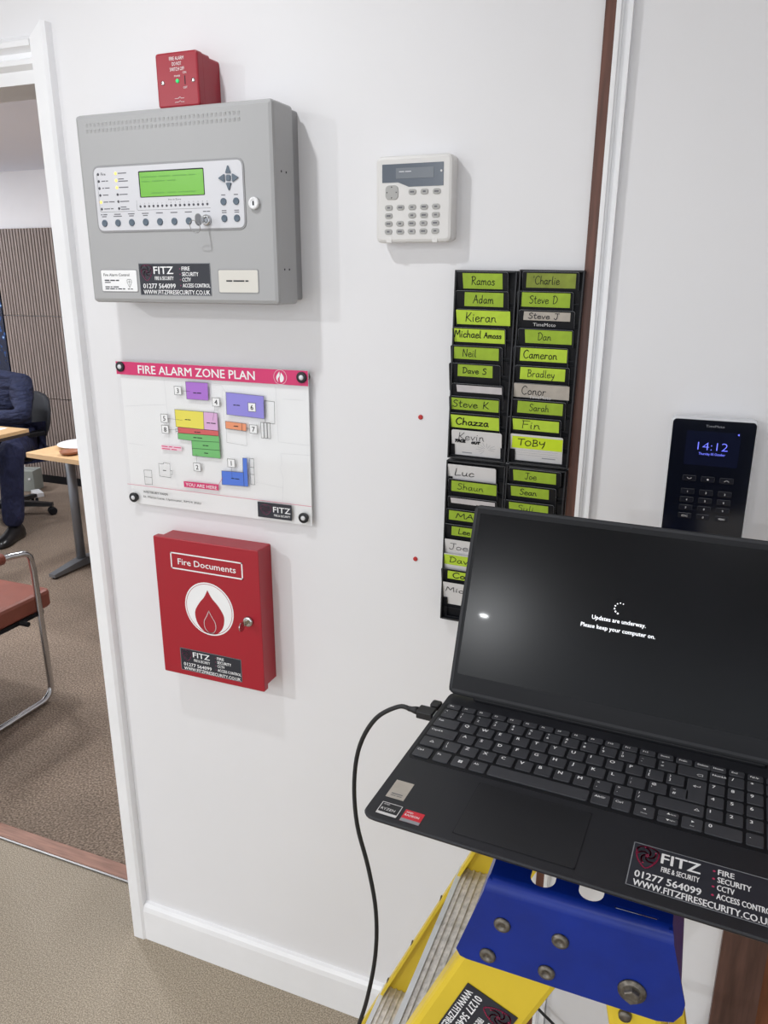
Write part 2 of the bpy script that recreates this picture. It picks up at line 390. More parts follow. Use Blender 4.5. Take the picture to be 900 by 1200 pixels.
def tag(o, label=None, cat=None, group=None, kind=None):
    if label: o['label'] = label
    if cat: o['category'] = cat
    if group: o['group'] = group
    if kind: o['kind'] = kind
    return o
def thing(name, label, cat, loc=(0,0,0), rot=(0,0,0), group=None):
    o = bpy.data.objects.new(name, None); COL.objects.link(o)
    o.empty_display_size = 0.05; o.location = loc; o.rotation_euler = rot
    return tag(o, label, cat, group)
def struct(name, g, m, label=None, cat=None):
    o = g.build(name, m); return tag(o, label or name.replace('_', ' '), cat, kind='structure')
WALL = (pi/2, 0, 0)   # local (u,v,w) -> world (u,-w,v)

# ------------------------------------------------------------------ the rooms
TH = 0.165; DX0, DX1, DH = -1.10, -0.262, 1.985
g = G()
g.box((-3.2, 0, 0), (DX0, TH, 2.4)); g.box((DX1, 0, 0), (0.80, TH, 2.4)); g.box((DX0, 0, DH), (DX1, 0.10, 2.4))
struct('wall_main', g, 'wall', 'white painted wall carrying the fire alarm panel, with a doorway', 'wall')
g = G(); g.box((0.79, -0.004, 0), (1.085, TH, 2.4))
struct('wall_boarding', g, 'wall', 'white painted boarding right of the dark timber strip', 'wall')
g = G(); g.box((-3.2, -4.8, -0.06), (3.6, 0.118, 0)); struct('floor', g, 'floor', 'speckled taupe vinyl floor in front of the wall', 'floor')
g = G(); g.box((-5.6, 0.166, -0.06), (0.6, 3.5, 0.0)); struct('floor_far', g, 'carpet', 'mottled brown carpet in the office beyond the doorway', 'floor')
g = G(); g.box((-3.2, -4.8, 2.4), (3.6, TH, 2.46)); struct('ceiling', g, 'ceil', 'white ceiling above the wall with the panel', 'ceiling')
g = G(); g.box((-5.6, TH, 2.34), (0.6, 3.5, 2.40)); g.box((DX0, 0.10, 2.34), (DX1, TH, 2.40)); struct('ceiling_far', g, 'farceil', 'pale grey ceiling of the office beyond the doorway', 'ceiling')
g = G(); g.box((-3.3, -4.8, 0), (-3.2, TH, 2.4)); struct('wall_left', g, 'wall', 'white side wall of the front room', 'wall')
g = G(); g.box((3.6, -4.8, 0), (3.7, TH, 2.4)); struct('wall_right', g, 'wall', 'white side wall on the right of the front room', 'wall')
g = G(); g.box((-5.7, TH, 0), (-5.6, 3.5, 2.4)); struct('wall_far_left', g, 'wall', 'white left wall of the office', 'wall')
g = G(); g.box((0.5, TH, 0), (0.6, 3.5, 2.4)); struct('wall_far_right', g, 'wall', 'white right wall of the office', 'wall')
# far wall with slatted cladding
g = G(); g.box((-5.6, 3.43, 0), (0.5, 3.53, 2.34))
wf = struct('wall_far', g, 'wall', 'white office wall above brown slatted cladding', 'wall')
for (z0, z1) in ((0.065, 0.688), (0.694, 1.314), (1.320, 1.945)):
    g = G(); g.box((-4.12, 3.412, z0), (0.4, 3.432, z1)); g.build('slat_backing', 'slatback', wf)
    g = G(); x = -4.118
    while x < -1.2:
        g.box((x, 3.398, z0), (x+0.019, 3.414, z1)); x += 0.029
    o = g.build('slat_panel', 'slat', wf); tag(o, 'brown vertical slats of one cladding row', kind='stuff')
g = G(); g.box((-5.6, 3.40, 0), (0.5, 3.432, 0.065)); struct('baseboard_far', g, 'blackm', 'dark skirting under the slatted cladding', 'baseboard')

# door trim
g = G()
prof = [(-0.253, 0.0), (-0.253, -0.016), (-0.250, -0.021), (-0.222, -0.021), (-0.216, -0.016), (-0.216, 0.0)]
prof = list(reversed(prof))
def chz(x): return 2.058 if x > -0.225 else 2.058-(-0.225-x)*0.95
g.loops([[(x, y, 0.0) for x, y in prof], [(x, y, chz(x)) for x, y in prof]])
struct('trim_1', g, 'gloss_white', 'white upright door trim beside the fire alarm panel', 'trim')
g = G(); hp = [(0.0, 1.963), (-0.006, 1.963), (-0.008, 1.985), (-0.017, 1.993), (-0.017, 2.001), (-0.008, 2.006), (-0.009, 2.014), (-0.020, 2.022), (-0.021, 2.031), (-0.012, 2.036), (-0.004, 2.042), (0.0, 2.044)]
g.loops([[(-1.16, y, z) for y, z in hp], [(-0.2535, y, z) for y, z in hp]])
struct('trim_2', g, 'gloss_white', 'white moulded head trim over the doorway', 'trim')
g = G(); g.box((DX1, 0.0, 0), (-0.2535, TH, DH)); g.box((DX0, 0, DH-0.022), (DX1, 0.10, DH)); g.box((DX0, 0, 0), (DX0+0.03, TH, DH-0.022))
struct('trim_3', g, 'gloss_white', 'white door lining inside the doorway', 'trim')
g = G(); g.box((DX0+0.03, 0.124, 0), (DX1, 0.168, 0.007)); struct('trim_4', g, 'thresh', 'reddish wooden threshold strip across the doorway', 'trim')
g = G(); g.box((DX0+0.03, 0.118, 0), (DX1, 0.124, 0.005)); struct('trim_5', g, 'steel', 'bright metal edging in front of the wooden threshold', 'trim')
# skirting
g = G(); sp = [(0, 0), (-0.017, 0), (-0.017, 0.088), (-0.014, 0.100), (-0.008, 0.107), (0, 0.109)]
g.loops([[(-0.2155, y, z) for y, z in sp], [(0.757, y, z) for y, z in sp]])
struct('baseboard_main', g, 'gloss_white', 'white skirting board along the foot of the wall', 'baseboard')
# dark timber strip and white moulding on the right
ln = lambda z: (z-1.25)*0.007
g = G(); z0, z1 = 0.0, 2.4
def leanbox(g, x0, x1, y0, y1):
    g.hexa([(x0+ln(z0), y0, z0), (x1+ln(z0), y0, z0), (x1+ln(z0), y1, z0), (x0+ln(z0), y1, z0)], [(x0+ln(z1), y0, z1), (x1+ln(z1), y0, z1), (x1+ln(z1), y1, z1), (x0+ln(z1), y1, z1)])
leanbox(g, 0.757, 0.7735, -0.006, 0.05)
struct('trim_6', g, 'timber', 'dark stained timber strip between rack and white moulding', 'trim')
g = G(); leanbox(g, 0.7735, 0.7800, -0.018, 0.02); leanbox(g, 0.7800, 0.7835, -0.014, 0.02); leanbox(g, 0.7835, 0.7915, -0.010, 0.02); leanbox(g, 0.7915, 0.7955, -0.015, 0.02)
struct('trim_7', g, 'gloss_white', 'white beaded moulding right of the dark timber strip', 'trim')
# door at far right
g = G(); g.box((1.085, -0.018, 0), (1.158, TH, 2.1)); g.box((1.085, -0.018, 2.1), (2.06, TH, 2.17)); g.box((2.013, -0.018, 0), (2.06, TH, 2.1))
d1 = struct('door_1', g, 'doorwood', 'dark stained timber door frame behind the stepladder', 'door')
G().box((1.158, 0.012, 0.005), (2.013, 0.055, 2.1)).build('door_leaf', 'doorleaf_lit', d1)
g = G(); g.box((2.06, 0, 0), (3.6, TH, 2.4)); g.box((1.085, 0, 2.17), (2.06, TH, 2.4)); struct('wall_beyond_door', g, 'wall', 'white wall beyond the timber door', 'wall')

# ------------------------------------------------------------------ lamps
def downlight(loc, power, label, size=0.055, colr=(0.965, 0.985, 1.0)):
    t = thing('ceiling_downlight', label, 'downlight', loc, group='recessed ceiling downlights')
    G().lathe([(0.066, -0.001), (0.066, -0.006), (0.060, -0.009), (0.050, -0.006), (0.050, -0.001)], n=28).build('trim_ring', 'ceramic', t)
    G().lathe([(0.050, -0.0015), (0.049, -0.004)], n=24).build('lens', 'lamp', t)
    L = bpy.data.lights.new('downlight_lamp', 'AREA'); L.shape = 'DISK'; L.size = size; L.energy = power; L.color = colr
    lo = bpy.data.objects.new('downlight_lamp', L); COL.objects.link(lo); lo.parent = t; lo.location = (0, 0, -0.012)
    return t
downlight((0.06, -0.66, 2.4), KEY_POWER, 'round ceiling downlight above the fire alarm panel')
downlight((2.15, -0.66, 2.4), KEY_POWER*0.35, 'round ceiling downlight near the timber door')
downlight((-0.60, -4.45, 2.4), FRONT_POWER*2.4, 'round ceiling downlight far behind the stepladder')
downlight((0.95, -2.1, 2.4), FRONT_POWER*0.2, 'added fill downlight in the middle of the front room')  # unseen lamp, added as weak fill for the lower wall
downlight((-1.5, -2.3, 2.4), FRONT_POWER*1.9, 'added fill downlight left of the front room')  # added out of view to brighten the foot of the wall
for q, nm in (((-2.2, 1.2, 2.34), 'nearest the doorway'), ((-3.6, 1.5, 2.34), 'over the desk'), ((-5.0, 2.3, 2.34), 'near the wall picture'), ((-1.6, 2.6, 2.34), 'right of the slatted wall')):
    downlight(q, FAR_POWER, 'round office ceiling downlight ' + nm, 0.25, (0.96, 0.98, 1))

# ------------------------------------------------------------------ shared sticker (logo, firm name, phone, web address)
def logo(g, u, v, s, sv, w, t):
    P = lambda x, y: (u+x*s, v+y*sv)
    out = [(.02,.82),(.18,.95),(.5,1.0),(.82,.95),(.98,.82),(.97,.55),(.82,.25),(.5,0),(.18,.25),(.03,.55),(.02,.82)]
    g.frame([P(*p) for p in smooth(out, 4)], t, w, closed=False)
    for k in range(5):
        a = RAD(90+72*k); pts = []
        for i in range(7):
            r = 0.07+0.055*i; aa = a+i*0.26
            pts.append(P(.5+r*1.08*cos(aa), .58+r*sin(aa)*0.95))
        g.frame(smooth(pts, 2), t, w, closed=False)
def fitz_sticker(parent, u, v, W, H, w, logomat='logo', rot=0.0, short=False, edge=True):
    m = Matrix.Rotation(rot, 4, 'Z')
    st = G().box((0, 0, 0), (W, H, 0.0003)).build('sticker', 'stk', parent, (u, v, w), (0, 0, rot))
    st['label'] = 'dark sticker with white lettering'
    if edge:
        G().frame([(0.0006, 0.0006), (W-0.0006, 0.0006), (W-0.0006, H-0.0006), (0.0006, H-0.0006)], 0.0008, 0.0004).build('sticker_border', 'stkedge', st)
    g = G(); z = 0.0006
    if short:
        logo(g, W*.08, H*.2, W*.33, H*.65, z, H*.025); g.build('logo', logomat, st)
        g = G(); g.text('FITZ', W*.46, H*.42, H*.38, W*.5, z, bold=0.012); g.text('FIRE & SECURITY', W*.48, H*.16, H*.14, W*.47, z, bold=0.01)
        g.build('lettering', 'white', st); return st
    logo(g, W*.03, H*.46, W*.165, H*.49, z, H*.024); g.build('logo', logomat, st)
    g = G()
    g.text('FITZ', W*.215, H*.67, H*.24, W*.275, z, bold=0.02)
    g.text('FIRE & SECURITY', W*.225, H*.48, H*.12, W*.265, z, bold=0.015)
    g.text('01277 564099', W*.05, H*.22, H*.155, W*.46, z, bold=0.02)
    g.text('WWW.FITZFIRESECURITY.CO.UK', W*.05, H*.035, H*.14, W*.93, z, bold=0.02)
    for s, y, wd in (('FIRE', .775, .11), ('SECURITY', .605, .225), ('CCTV', .435, .115), ('ACCESS CONTROL', .255, .375)):
        g.text(s, W*.612, H*y, H*.125, W*wd, z, bold=0.02)
    g.build('lettering', 'white', st)
    g = G()
    for y in (.83, .66, .49, .31): g.disc(W*.585, H*y, H*.02, z, 10)
    g.build('bullets', logomat, st)
    return st
def scribble(g, u, v, width, h, w, words):
    """fine print too small to read in the photograph: short grey dashes"""
    x = u; tot = sum(words)+len(words)-1
    for k in words:
        L = width*k/tot; g.rect(x, v, x+L, v+h, w); x += width*(k+1)/tot

# ------------------------------------------------------------------ fire alarm control panel
px, pz = -0.1055, 1.5764
fp = thing('fire_alarm_panel', 'large grey fire alarm control panel with green display on the wall', 'alarm panel', (px, 0, pz), WALL)
PW, PH, PD = 0.387, 0.309, 0.09
G().rbox(0.006, 0.006, 0.0, PW-0.004, PH-0.004, 0.026, 0.004, 0.001).build('back_box', 'grey_d', fp)
dr = G().rbox(0.0, 0.0, 0.026, PW, PH, PD, 0.007, 0.007, 4).build('door', 'grey', fp)
g = G()
for row in (0.279, 0.2885):
    for i in range(37):
        u = 0.022+i*0.00838; g.hexa([(u, row, PD), (u+.0055, row, PD), (u+.0055, row+.0065, PD), (u, row+.0065, PD)], [(u+.001, row+.0005, PD+.0002), (u+.0045, row+.0005, PD+.0002), (u+.0045, row+.005, PD+.0013), (u+.001, row+.005, PD+.0013)])
tag(g.build('vent_louvres', 'grey', fp), kind='stuff')
g = G()
for (v, w_) in ((0.205, .05), (0.205, .066), (0.055, .05), (0.055, .066)): g.box((PW-.001, v, w_), (PW+.0004, v+.003, w_+.003))
g.build('side_holes', 'ink', fp)
# recessed rim + fascia
G().rbox(0.0285, 0.1185, PD, 0.3325, 0.2275, PD+0.0012, 0.012, 0.0006).build('fascia_rim', 'grey_d', fp)
fa = G().rbox(0.0315, 0.1215, PD+0.0006, 0.3300, 0.2240, PD+0.0022, 0.010, 0.0006, 5).build('fascia', 'fascia', fp)
F = PD+0.0023
G().rbox(0.1265, 0.1735, F-.0008, 0.2570, 0.2150, F+0.0004, 0.002, 0.0002).build('display_surround', 'ink', fp)
lc = G().rbox(0.1290, 0.1745, F+.0003, 0.2560, 0.2130, F+0.0009, 0.001, 0.0001).build('display', 'lcd', fp)
g = G(); scribble(g, .132, .2045, .11, .0018, F+.0011, [7, 5, 6, 3]); scribble(g, .132, .1975, .07, .0018, F+.0011, [4, 6, 4]); scribble(g, .15, .179, .09, .0018, F+.0011, [5, 3, 6]); g.build('display_text', 'lcdink', lc)
def dome(g, u, v, r, w, h, n=16): g.lathe([(r, 0), (r*.96, h*.6), (r*.75, h*.92), (r*.3, h)], (u, v, w), n=n)
for col, x0 in ((0, .0412), (1, .0788)):
    for i in range(6):
        v = .2135-i*.0112
        on = (col == 1 and i < 3) or (col == 0 and i == 4)
        o = G(); dome(o, x0+i*.0002, v, .0026 if on else .0023, F-.0006, .0016, 12)
        o.build('indicator', 'led_y' if on else 'led_o', fp)
g = G()
g.text('Fire', .0475, .2112, .0048, None, F, bold=0.012)
g.text('Fire in Zone', .184, .1675, .0027, .025, F)
for i in range(16):
    g.text(str(i+1), .1255+i*.009, .1632, .0019, None, F, 'c')
g.build('fascia_lettering', 'ink', fp)
g = G()
for i in range(1, 6): scribble(g, .0475, .2135-i*.0112-.0008, (.014, .016, .012, .024, .02)[i-1], .0016, F, ([5, 3], [2, 5], [6], [5, 6], [7, 3])[i-1])
for i in range(6):
    scribble(g, .0835, .2135-i*.0112-.0008-(.0013 if i in (1, 5) else 0), (.018, .02, .02, .017, .019, .018)[i], .0016, F, [[9], [11], [10], [8], [9], [9]][i])
    if i in (1, 5): scribble(g, .0835, .2135-i*.0112+.0014, .012, .0016, F, [7])
BX = (.046, .075, .1045, .134, .1635, .193, .222, .258)
for i, u in enumerate(BX):
    scribble(g, u-.007, .1475, .014, .0016, F, ([2, 5], [9], [5], [4], [5], [7], [6], [7, 7])[i])
    if i < 4: scribble(g, u-.005-(.004 if i == 1 else 0), .1442, .010+(.008 if i == 1 else 0), .0016, F, [6])
for u in (.292, .316):
    scribble(g, u-.004, .1716, .008, .0015, F, [4]); scribble(g, u-.0045, .1478, .009, .0015, F, [4]); scribble(g, u-.0045, .1448, .009, .0015, F, [4])
tag(g.build('fine_print', 'inkg', fp), kind='stuff')
g = G(); g.frame(smooth([(.0385, .2135), (.0385, .16), (.041, .1535), (.048, .1525), (.112, .1525)], 3), .0005, F, False)
g.frame([(.118, .169), (.118, .155), (.120, .1535), (.266, .1535)], .0005, F, False); g.build('fascia_lines', 'inkg', fp)
for i in range(16):
    o = G(); dome(o, .1255+i*.009, .1595, .0021, F-.0004, .0014, 10); o.build('zone_indicator', 'led_o', fp)
for u in BX[:-1]:
    o = G(); o.lathe([(.0058, 0), (.0058, .0015), (.0052, .0022), (.0038, .0016), (.001, .0014)], (u, .1342, F-.0004), n=18); o.build('button', 'slate', fp)
for u, v in ((.292, .1622), (.316, .1622), (.292, .1364), (.316, .1364)):
    o = G(); o.lathe([(.0056, 0), (.0056, .0015), (.005, .0022), (.0038, .0016), (.001, .0014)], (u, v, F-.0004), n=18); o.build('button', 'slate', fp)
cu_, cv_ = .304, .1975
for a in range(4):
    t = a*pi/2; g = G(); pts = [(.0072, -.0052), (.0082, -.0060), (.0178, -.001), (.0185, 0), (.0178, .001), (.0082, .0060), (.0072, .0052)]
    R_ = lambda p: (cu_+p[0]*cos(t)-p[1]*sin(t)*.8, cv_+p[0]*sin(t)+p[1]*cos(t))
    g.prism([R_(p) for p in pts], F-.0003, F+.0020); g.build('arrow_button', 'slate', fp)
o = G(); o.rbox(cu_-.0042, cv_-.0044, F-.0003, cu_+.0042, cv_+.0044, F+.0022, .002, .0005); o.build('arrow_button', 'slate', fp)
# key switch, key and ring
ks = G().lathe([(.0088, 0), (.0088, .004), (.0075, .006), (.0045, .0062), (.004, .004)], (.258, .1345, F-.0004), n=20).build('key_switch', 'chrome', fp)
G().rbox(.2565, .1295, F+.004, .2585, .1395, F+.018, .0008, .0003).build('key_blade', 'chrome', ks)
kg = G(); kg.lathe([(.0095, -.0008), (.0095, .0008)], (.2575, .134, F+.024), ax='u', n=18, sm=False); kg.build('key_bow', 'steel', ks)
kr = G(); kr.tube([(.250+.0095*cos(2*pi*i/24), .1235+.0095*sin(2*pi*i/24), F+.024+.004*sin(2*pi*i/24)) for i in range(25)], .0006, 6, caps=False); kr.build('key_ring', 'chrome', ks)
lk = G().lathe([(.0095, 0), (.0095, .005), (.0085, .0064), (.0055, .0066), (.005, .0058)], (.3495, .158, PD), n=22).build('door_lock', 'ceramic', fp)
G().rbox(.3482, .1545, PD+.0058, .3508, .1615, PD+.0064, .001, .0001).build('keyhole', 'ink', lk)
def label_plate(u0, v0, u1, v1, name, m):
    G().rbox(u0-.0016, v0-.0016, PD, u1+.0016, v1+.0016, PD+.0006, .003, .0003).build(name+'_rim', 'grey_d', fp)
    return G().rbox(u0, v0, PD+.0003, u1, v1, PD+.0010, .0025, .0002).build(name, m, fp)
l1 = label_plate(.0250, .0195, .1030, .0555, 'maker_label', 'white')
g = G(); g.text('Fire Alarm Control', .0305, .0455, .0048, .057, PD+.0012, bold=.008)
scribble(g, .032, .0372, .032, .002, PD+.0012, [6, 6, 4]); scribble(g, .032, .0340, .013, .0015, PD+.0012, [7])
scribble(g, .032, .0262, .03, .0017, PD+.0012, [5, 2, 6]); scribble(g, .032, .0228, .044, .0017, PD+.0012, [5, 6, 2, 5, 3]); scribble(g, .082, .0228, .011, .0015, PD+.0012, [3, 3])
ht = [(.0862, .0262), (.0815, .0345), (.0815, .0385), (.084, .0405), (.0862, .0392), (.0884, .0405), (.091, .0385), (.091, .0345)]
g.frame(ht, .0007, PD+.0012); g.frame([(.083, .036), (.0895, .036)], .0006, PD+.0012, False); g.frame([(.0862, .039), (.0862, .030)], .0006, PD+.0012, False)
g.build('label_lettering', 'ink', l1)
l2 = label_plate(.2730, .0195, .3490, .0555, 'plain_label', 'cream')
g = G(); scribble(g, .288, .0370, .043, .0023, PD+.0012, [6, 11, 3]); g.build('label_lettering', 'ink', l2)
fitz_sticker(fp, .1085, .0135, .1485, .0535, PD+.0002, 'logod')

# ------------------------------------------------------------------ red fused spur above the panel
sx, sz = 0.053, 1.8885
sp_ = thing('fused_spur_switch', 'small red fused spur box on top of the grey panel', 'switch', (sx, 0, sz), WALL)
G().rbox(0.004, 0.002, 0, 0.080, 0.078, 0.030, 0.005, 0.001).build('mounting_box', 'redspur', sp_)
G().rbox(0.002, 0.001, 0.0305, 0.081, 0.0800, 0.050, 0.004, 0.001).build('extension_collar', 'redspur', sp_)
G().rbox(0.0, 0.0, 0.0505, 0.0815, 0.0815, 0.066, 0.005, 0.003).build('front_plate', 'redspur', sp_)
g = G(); W_ = .0664
g.text('FIRE ALARM', .042, .0690, .0055, .028, W_, 'c'); g.text('DO NOT', .042, .0612, .0055, .018, W_, 'c'); g.text('SWITCH OFF', .042, .0534, .0055, .028, W_, 'c')
g.text('POWER', .0415, .0445, .0028, .0115, W_, 'c'); g.text('ON', .056, .0485, .0034, None, W_, 'c'); g.text('OFF', .056, .0265, .0034, None, W_, 'c')
for k in (0, 1):
    v = .0075+k*.0055
    g.frame([(.034, v), (.041, v), (.0445, v+.0022), (.0465, v), (.052, v)], .0005, W_, False)
g.build('lettering', 'white', sp_)
G().rbox(.0552, .0325, .0655, .0566, .0455, .0665, .0005, .0002).build('switch_slot', 'ink', sp_)
o = G(); dome(o, .0415, .0385, .0032, .066, .002, 14); o.build('power_indicator', 'led_g', sp_)
for u, v in ((.0125, .0375), (.072, .0378)):
    s_ = G().lathe([(.0034, 0), (.0032, .0008), (.0015, .0009)], (u, v, .066), n=14).build('screw', 'chrome', sp_)
    G().box((u-.0028, v-.0004, .0668), (u+.0028, v+.0004, .0671)).build('screw_slot', 'ink', s_)

# ------------------------------------------------------------------ zone plan sign
zx, zz = -0.1284, 1.1684
zp = thing('zone_plan_sign', 'clear acrylic zone plan sign with magenta title band', 'sign', (zx, 0, zz), WALL)
zt = G().box((-.004, -.002, 0.0115), (.423, .297, 0.0165)).build('acrylic_sheet', 'acrylic', zp)
G().box((.001, .002, 0.0095), (.4185, .2925, 0.0113)).build('printed_sheet', 'white', zp)
ZW = .0172
def zpoly(name, pts, m, w=ZW-.0003):
    return G().flat(list(reversed([(a/1000, b/1000) for a, b in pts])) if _area(pts) < 0 else [(a/1000, b/1000) for a, b in pts], w).build(name, m, zp)
def _area(p): return sum(a[0]*b[1]-b[0]*a[1] for a, b in zip(p, p[1:]+p[:1]))
zpoly('title_band', [(-3, 268), (421, 266), (421, 293), (-3, 293)], M['magenta'])
ZC = dict(purple=(176, 116, 212), lav=(150, 142, 226), yel=(238, 226, 92), pinkz=(224, 178, 220), redz=(216, 98, 98), grn=(118, 192, 116), org=(240, 156, 116), bluez=(84, 124, 222), pale=(248, 214, 228))
for k, c in ZC.items(): M['z'+k] = mat('print_'+k, rgb(*c), 0.5)
zones = [('zpurple', [(159, 228), (208, 228), (209, 261), (159, 261)]), ('zlav', [(247, 204), (328, 201), (329, 243), (248, 246)]), ('zyel', [(129, 172), (194, 171), (195, 205.5), (129, 206)]),
         ('zpinkz', [(194, 171), (226, 171), (226, 205), (195, 205.5)]), ('zredz', [(133, 160), (226, 161), (226, 171), (133, 172)]), ('zgrn', [(132, 148), (163, 147), (163, 117), (227, 117), (227, 161), (132, 160)]),
         ('zorg', [(243, 177), (288, 175), (289, 189), (243, 191)]), ('zbluez', [(227, 65), (286, 67), (286, 123), (277, 122.5), (276, 94), (228, 93)])]
for nm, pts in zones:
    zo = zpoly('zone_patch', pts, M[nm])
    G().frame([(a/1000, b/1000) for a, b in pts], .0007, ZW).build('zone_outline', 'inkg', zo)
zpoly('you_are_here_band', [(137, 51), (218, 52), (218, 64), (137, 63)], M['magenta'])
g = G(); lw = .0007
L_ = lambda p, cl=True, t=lw: g.frame([(a/1000, b/1000) for a, b in p], t, ZW, cl)
L_([(330, 194), (350, 193), (351, 234), (330, 235)]); L_([(244, 150), (288, 147), (288, 174), (244, 176)], t=.0003)
for x in (320, 327, 334): L_([(x, 165), (x+6, 164.5), (x+6, 194), (x, 194)])
L_([(80, 68), (107, 67), (107, 96), (92, 97), (92, 94), (80, 94)]); L_([(107, 74), (111, 74), (111, 82), (107, 82)]); L_([(42, 47), (60, 48), (61, 78), (42, 77)]); L_([(42, 63), (60, 63)], False)
L_([(292, 72), (301, 72), (301, 123), (292, 123)]); L_([(292, 106), (301, 106)], False); L_([(292, 92), (301, 92)], False)
L_([(163, 147), (226, 149)], False); L_([(163, 132), (227, 133)], False); L_([(277, 66), (277, 95)], False); L_([(279, 175), (279, 190)], False)
L_([(128, 163), (133, 163)], False); L_([(128, 160), (128, 168), (133, 168)], False)
for a, b in (((148, 243), (168, 243)), ((222, 218), (215, 190)), ((111, 187), (145, 186)), ((111, 165), (140, 166)), ((288, 181), (296, 180)), ((172, 103), (172, 121)), ((251, 102), (251, 80))): L_([a, b], False, .0004)
g.build('plan_lines', 'ink', zp)
M['faint'] = mat('faint_print', rgb(205, 206, 210), 0.5)
g = G()
for p in ([(110, 262), (112, 190), (108, 100), (120, 60), (124, 50)], [(10, 205), (60, 210), (110, 214)], [(355, 262), (356, 160), (420, 158)], [(420, 140), (360, 138), (362, 118), (357, 110), (364, 90), (362, 72), (302, 78)], [(362, 72), (361, 45)], [(215, 258), (240, 258), (246, 246)], [(240, 250), (240, 180)], [(370, 240), (412, 240)], [(10, 130), (50, 128)]):
    L_(p, False, .0004)
g.build('faint_plan_lines', 'faint', zp)
g = G()
for u, v, wd in ((184, 240, 18), (270, 222, 14), (158, 187, 13), (211, 184, 20), (178, 164, 14), (178, 153, 20), (195, 139, 13), (195, 124, 9), (266, 182, 10), (258, 79, 18), (93, 80, 8)):
    scribble(g, (u-wd/2)/1000, v/1000, wd/1000, .0016, ZW+.0001, [5, 7] if wd > 12 else [6])
for k, (u, v) in {'3': (140, 243), '4': (225, 226), '5': (103, 187), '8': (103, 165), '6': (303, 221), '7': (304, 180), '1': (251, 110), '2': (172, 95)}.items():
    nt = G().box(((u-8)/1000, (v-8)/1000, ZW), ((u+8)/1000, (v+8)/1000, ZW+.0002)).build('zone_number_tile', 'white', zp)
    G().frame([((u-8)/1000, (v-8)/1000), ((u+8)/1000, (v-8)/1000), ((u+8)/1000, (v+8)/1000), ((u-8)/1000, (v+8)/1000)], .0007, ZW+.0003).build('tile_outline', 'ink', nt)
    G().text(k, u/1000, (v-4.8)/1000, .0096, None, ZW+.0003, 'c', bold=.02).build('zone_number', 'ink', nt)
g.text('WESTBURY FARM', .0355, .0285, .0048, .0600, ZW, bold=.02)
g.text('St. Marys Lane, Upminster, RM14 3NU', .0345, .0185, .0048, .1400, ZW, bold=.01)
g.build('plan_lettering', 'ink', zp)
zpoly('pink_note', [(89, 123), (138, 124), (138, 133), (90, 133)], M['zpale'])
g = G(); scribble(g, .091, .1295, .046, .0018, ZW, [5, 3, 6]); scribble(g, .091, .1248, .036, .0018, ZW, [6, 4])
L_([(-3, 43.5), (421, 42)], False, .0007); L_([(218, 62), (229, 79)], False, .0007); g.build('magenta_lines', 'magenta', zp)
g = G(); g.text('FIRE ALARM ZONE PLAN', .0500, .2718, .0165, .2620, ZW, bold=.018); g.text('YOU ARE HERE', .1415, .0540, .0068, .0730, ZW, bold=.01)
fl = [(362, 271), (357, 276), (357, 281), (361, 285), (364, 292), (368, 286), (372, 282), (372, 276), (368, 271)]
g.flat([(a/1000, b/1000) for a, b in smooth([(364, 290), (358, 282), (357, 276), (361, 270.5), (360, 276), (364, 281)], 3)], ZW)
g.flat([(a/1000, b/1000) for a, b in smooth([(367, 288), (365, 281), (364, 275), (366, 270), (371, 273), (372.5, 279), (370, 284)], 3)], ZW)
g.ring(.365, .2795, .0128, .0134, ZW, 30)
tag(g.build('white_lettering', 'white', zp), kind='stuff')
fitz_sticker(zp, .305, .009, .074, .0305, ZW-.0001, 'logod', short=True, edge=False)
for u, v in ((.008, .283), (.409, .281), (.010, .016), (.404, .018)):
    so = G().lathe([(.0080, 0.0), (.0080, .0170), (.0100, .0170), (.0100, .0195), (.0090, .0203), (.0050, .0199)], (u, v, 0), n=20).build('standoff', 'black', zp)
    G().lathe([(.0048, .0196), (.0044, .0210), (.001, .0213)], (u, v, 0), n=14).build('standoff_screw', 'silver', so)

# ------------------------------------------------------------------ red document box
bx, bz = -0.0486, 0.8188
db = thing('fire_document_box', 'red metal document box with white flame emblem on the wall', 'document box', (bx, 0, bz), WALL)
BW, BH, BD = .2435, .303, .0544
G().rbox(.006, .006, 0, BW-.004, BH-.004, .040, .003, .001).build('box_body', 'red', db)
bd = G().rbox(0, 0, .0405, BW, BH, BD, .003, .0015).build('box_door', 'red', db)
W_ = BD+.0003
g = G(); g.frame([(.0405, .2395), (.2060, .2395), (.2060, .2725), (.0405, .2725)], .0028, W_)
g.text('Fire Documents', .0565, .2495, .0135, .1350, W_, bold=.012)
def disc_hole(): pass
g.build('title_lettering', 'white', bd)
cx, cy = .1235, .1620
g = G(); g.disc(cx, cy, .0575, W_, 48); g.build('white_disc', 'white', bd)
g = G(); g.ring(cx, cy, .0535, .0545, W_+.0002, 48)
outer = smooth([(.1225, .2035), (.1135, .187), (.100, .171), (.0890, .150), (.0935, .126), (.1095, .110), (.1235, .108), (.1385, .110), (.1535, .126), (.1580, .150), (.1470, .171), (.1320, .187), (.1225, .2035)], 4)
g.flat(list(reversed(outer[:-1])), W_+.0002)
g.build('flame', 'red', bd)
inner = smooth([(.1225, .158), (.1165, .146), (.110, .134), (.1105, .120), (.117, .112), (.1235, .110), (.131, .112), (.1365, .121), (.136, .134), (.129, .146), (.1225, .158)], 4)
g = G(); g.frame(inner, .0016, W_+.0004, False); g.build('inner_flame_line', 'white', bd)
lk = G().lathe([(.0105, 0), (.0105, .004), (.0092, .0058), (.006, .006)], (.2150, .1520, BD), n=22).build('cam_lock', 'chrome', db)
G().rbox(.2142, .1475, BD+.004, .2158, .1565, BD+.016, .0005, .0003).build('key_blade', 'chrome', lk)
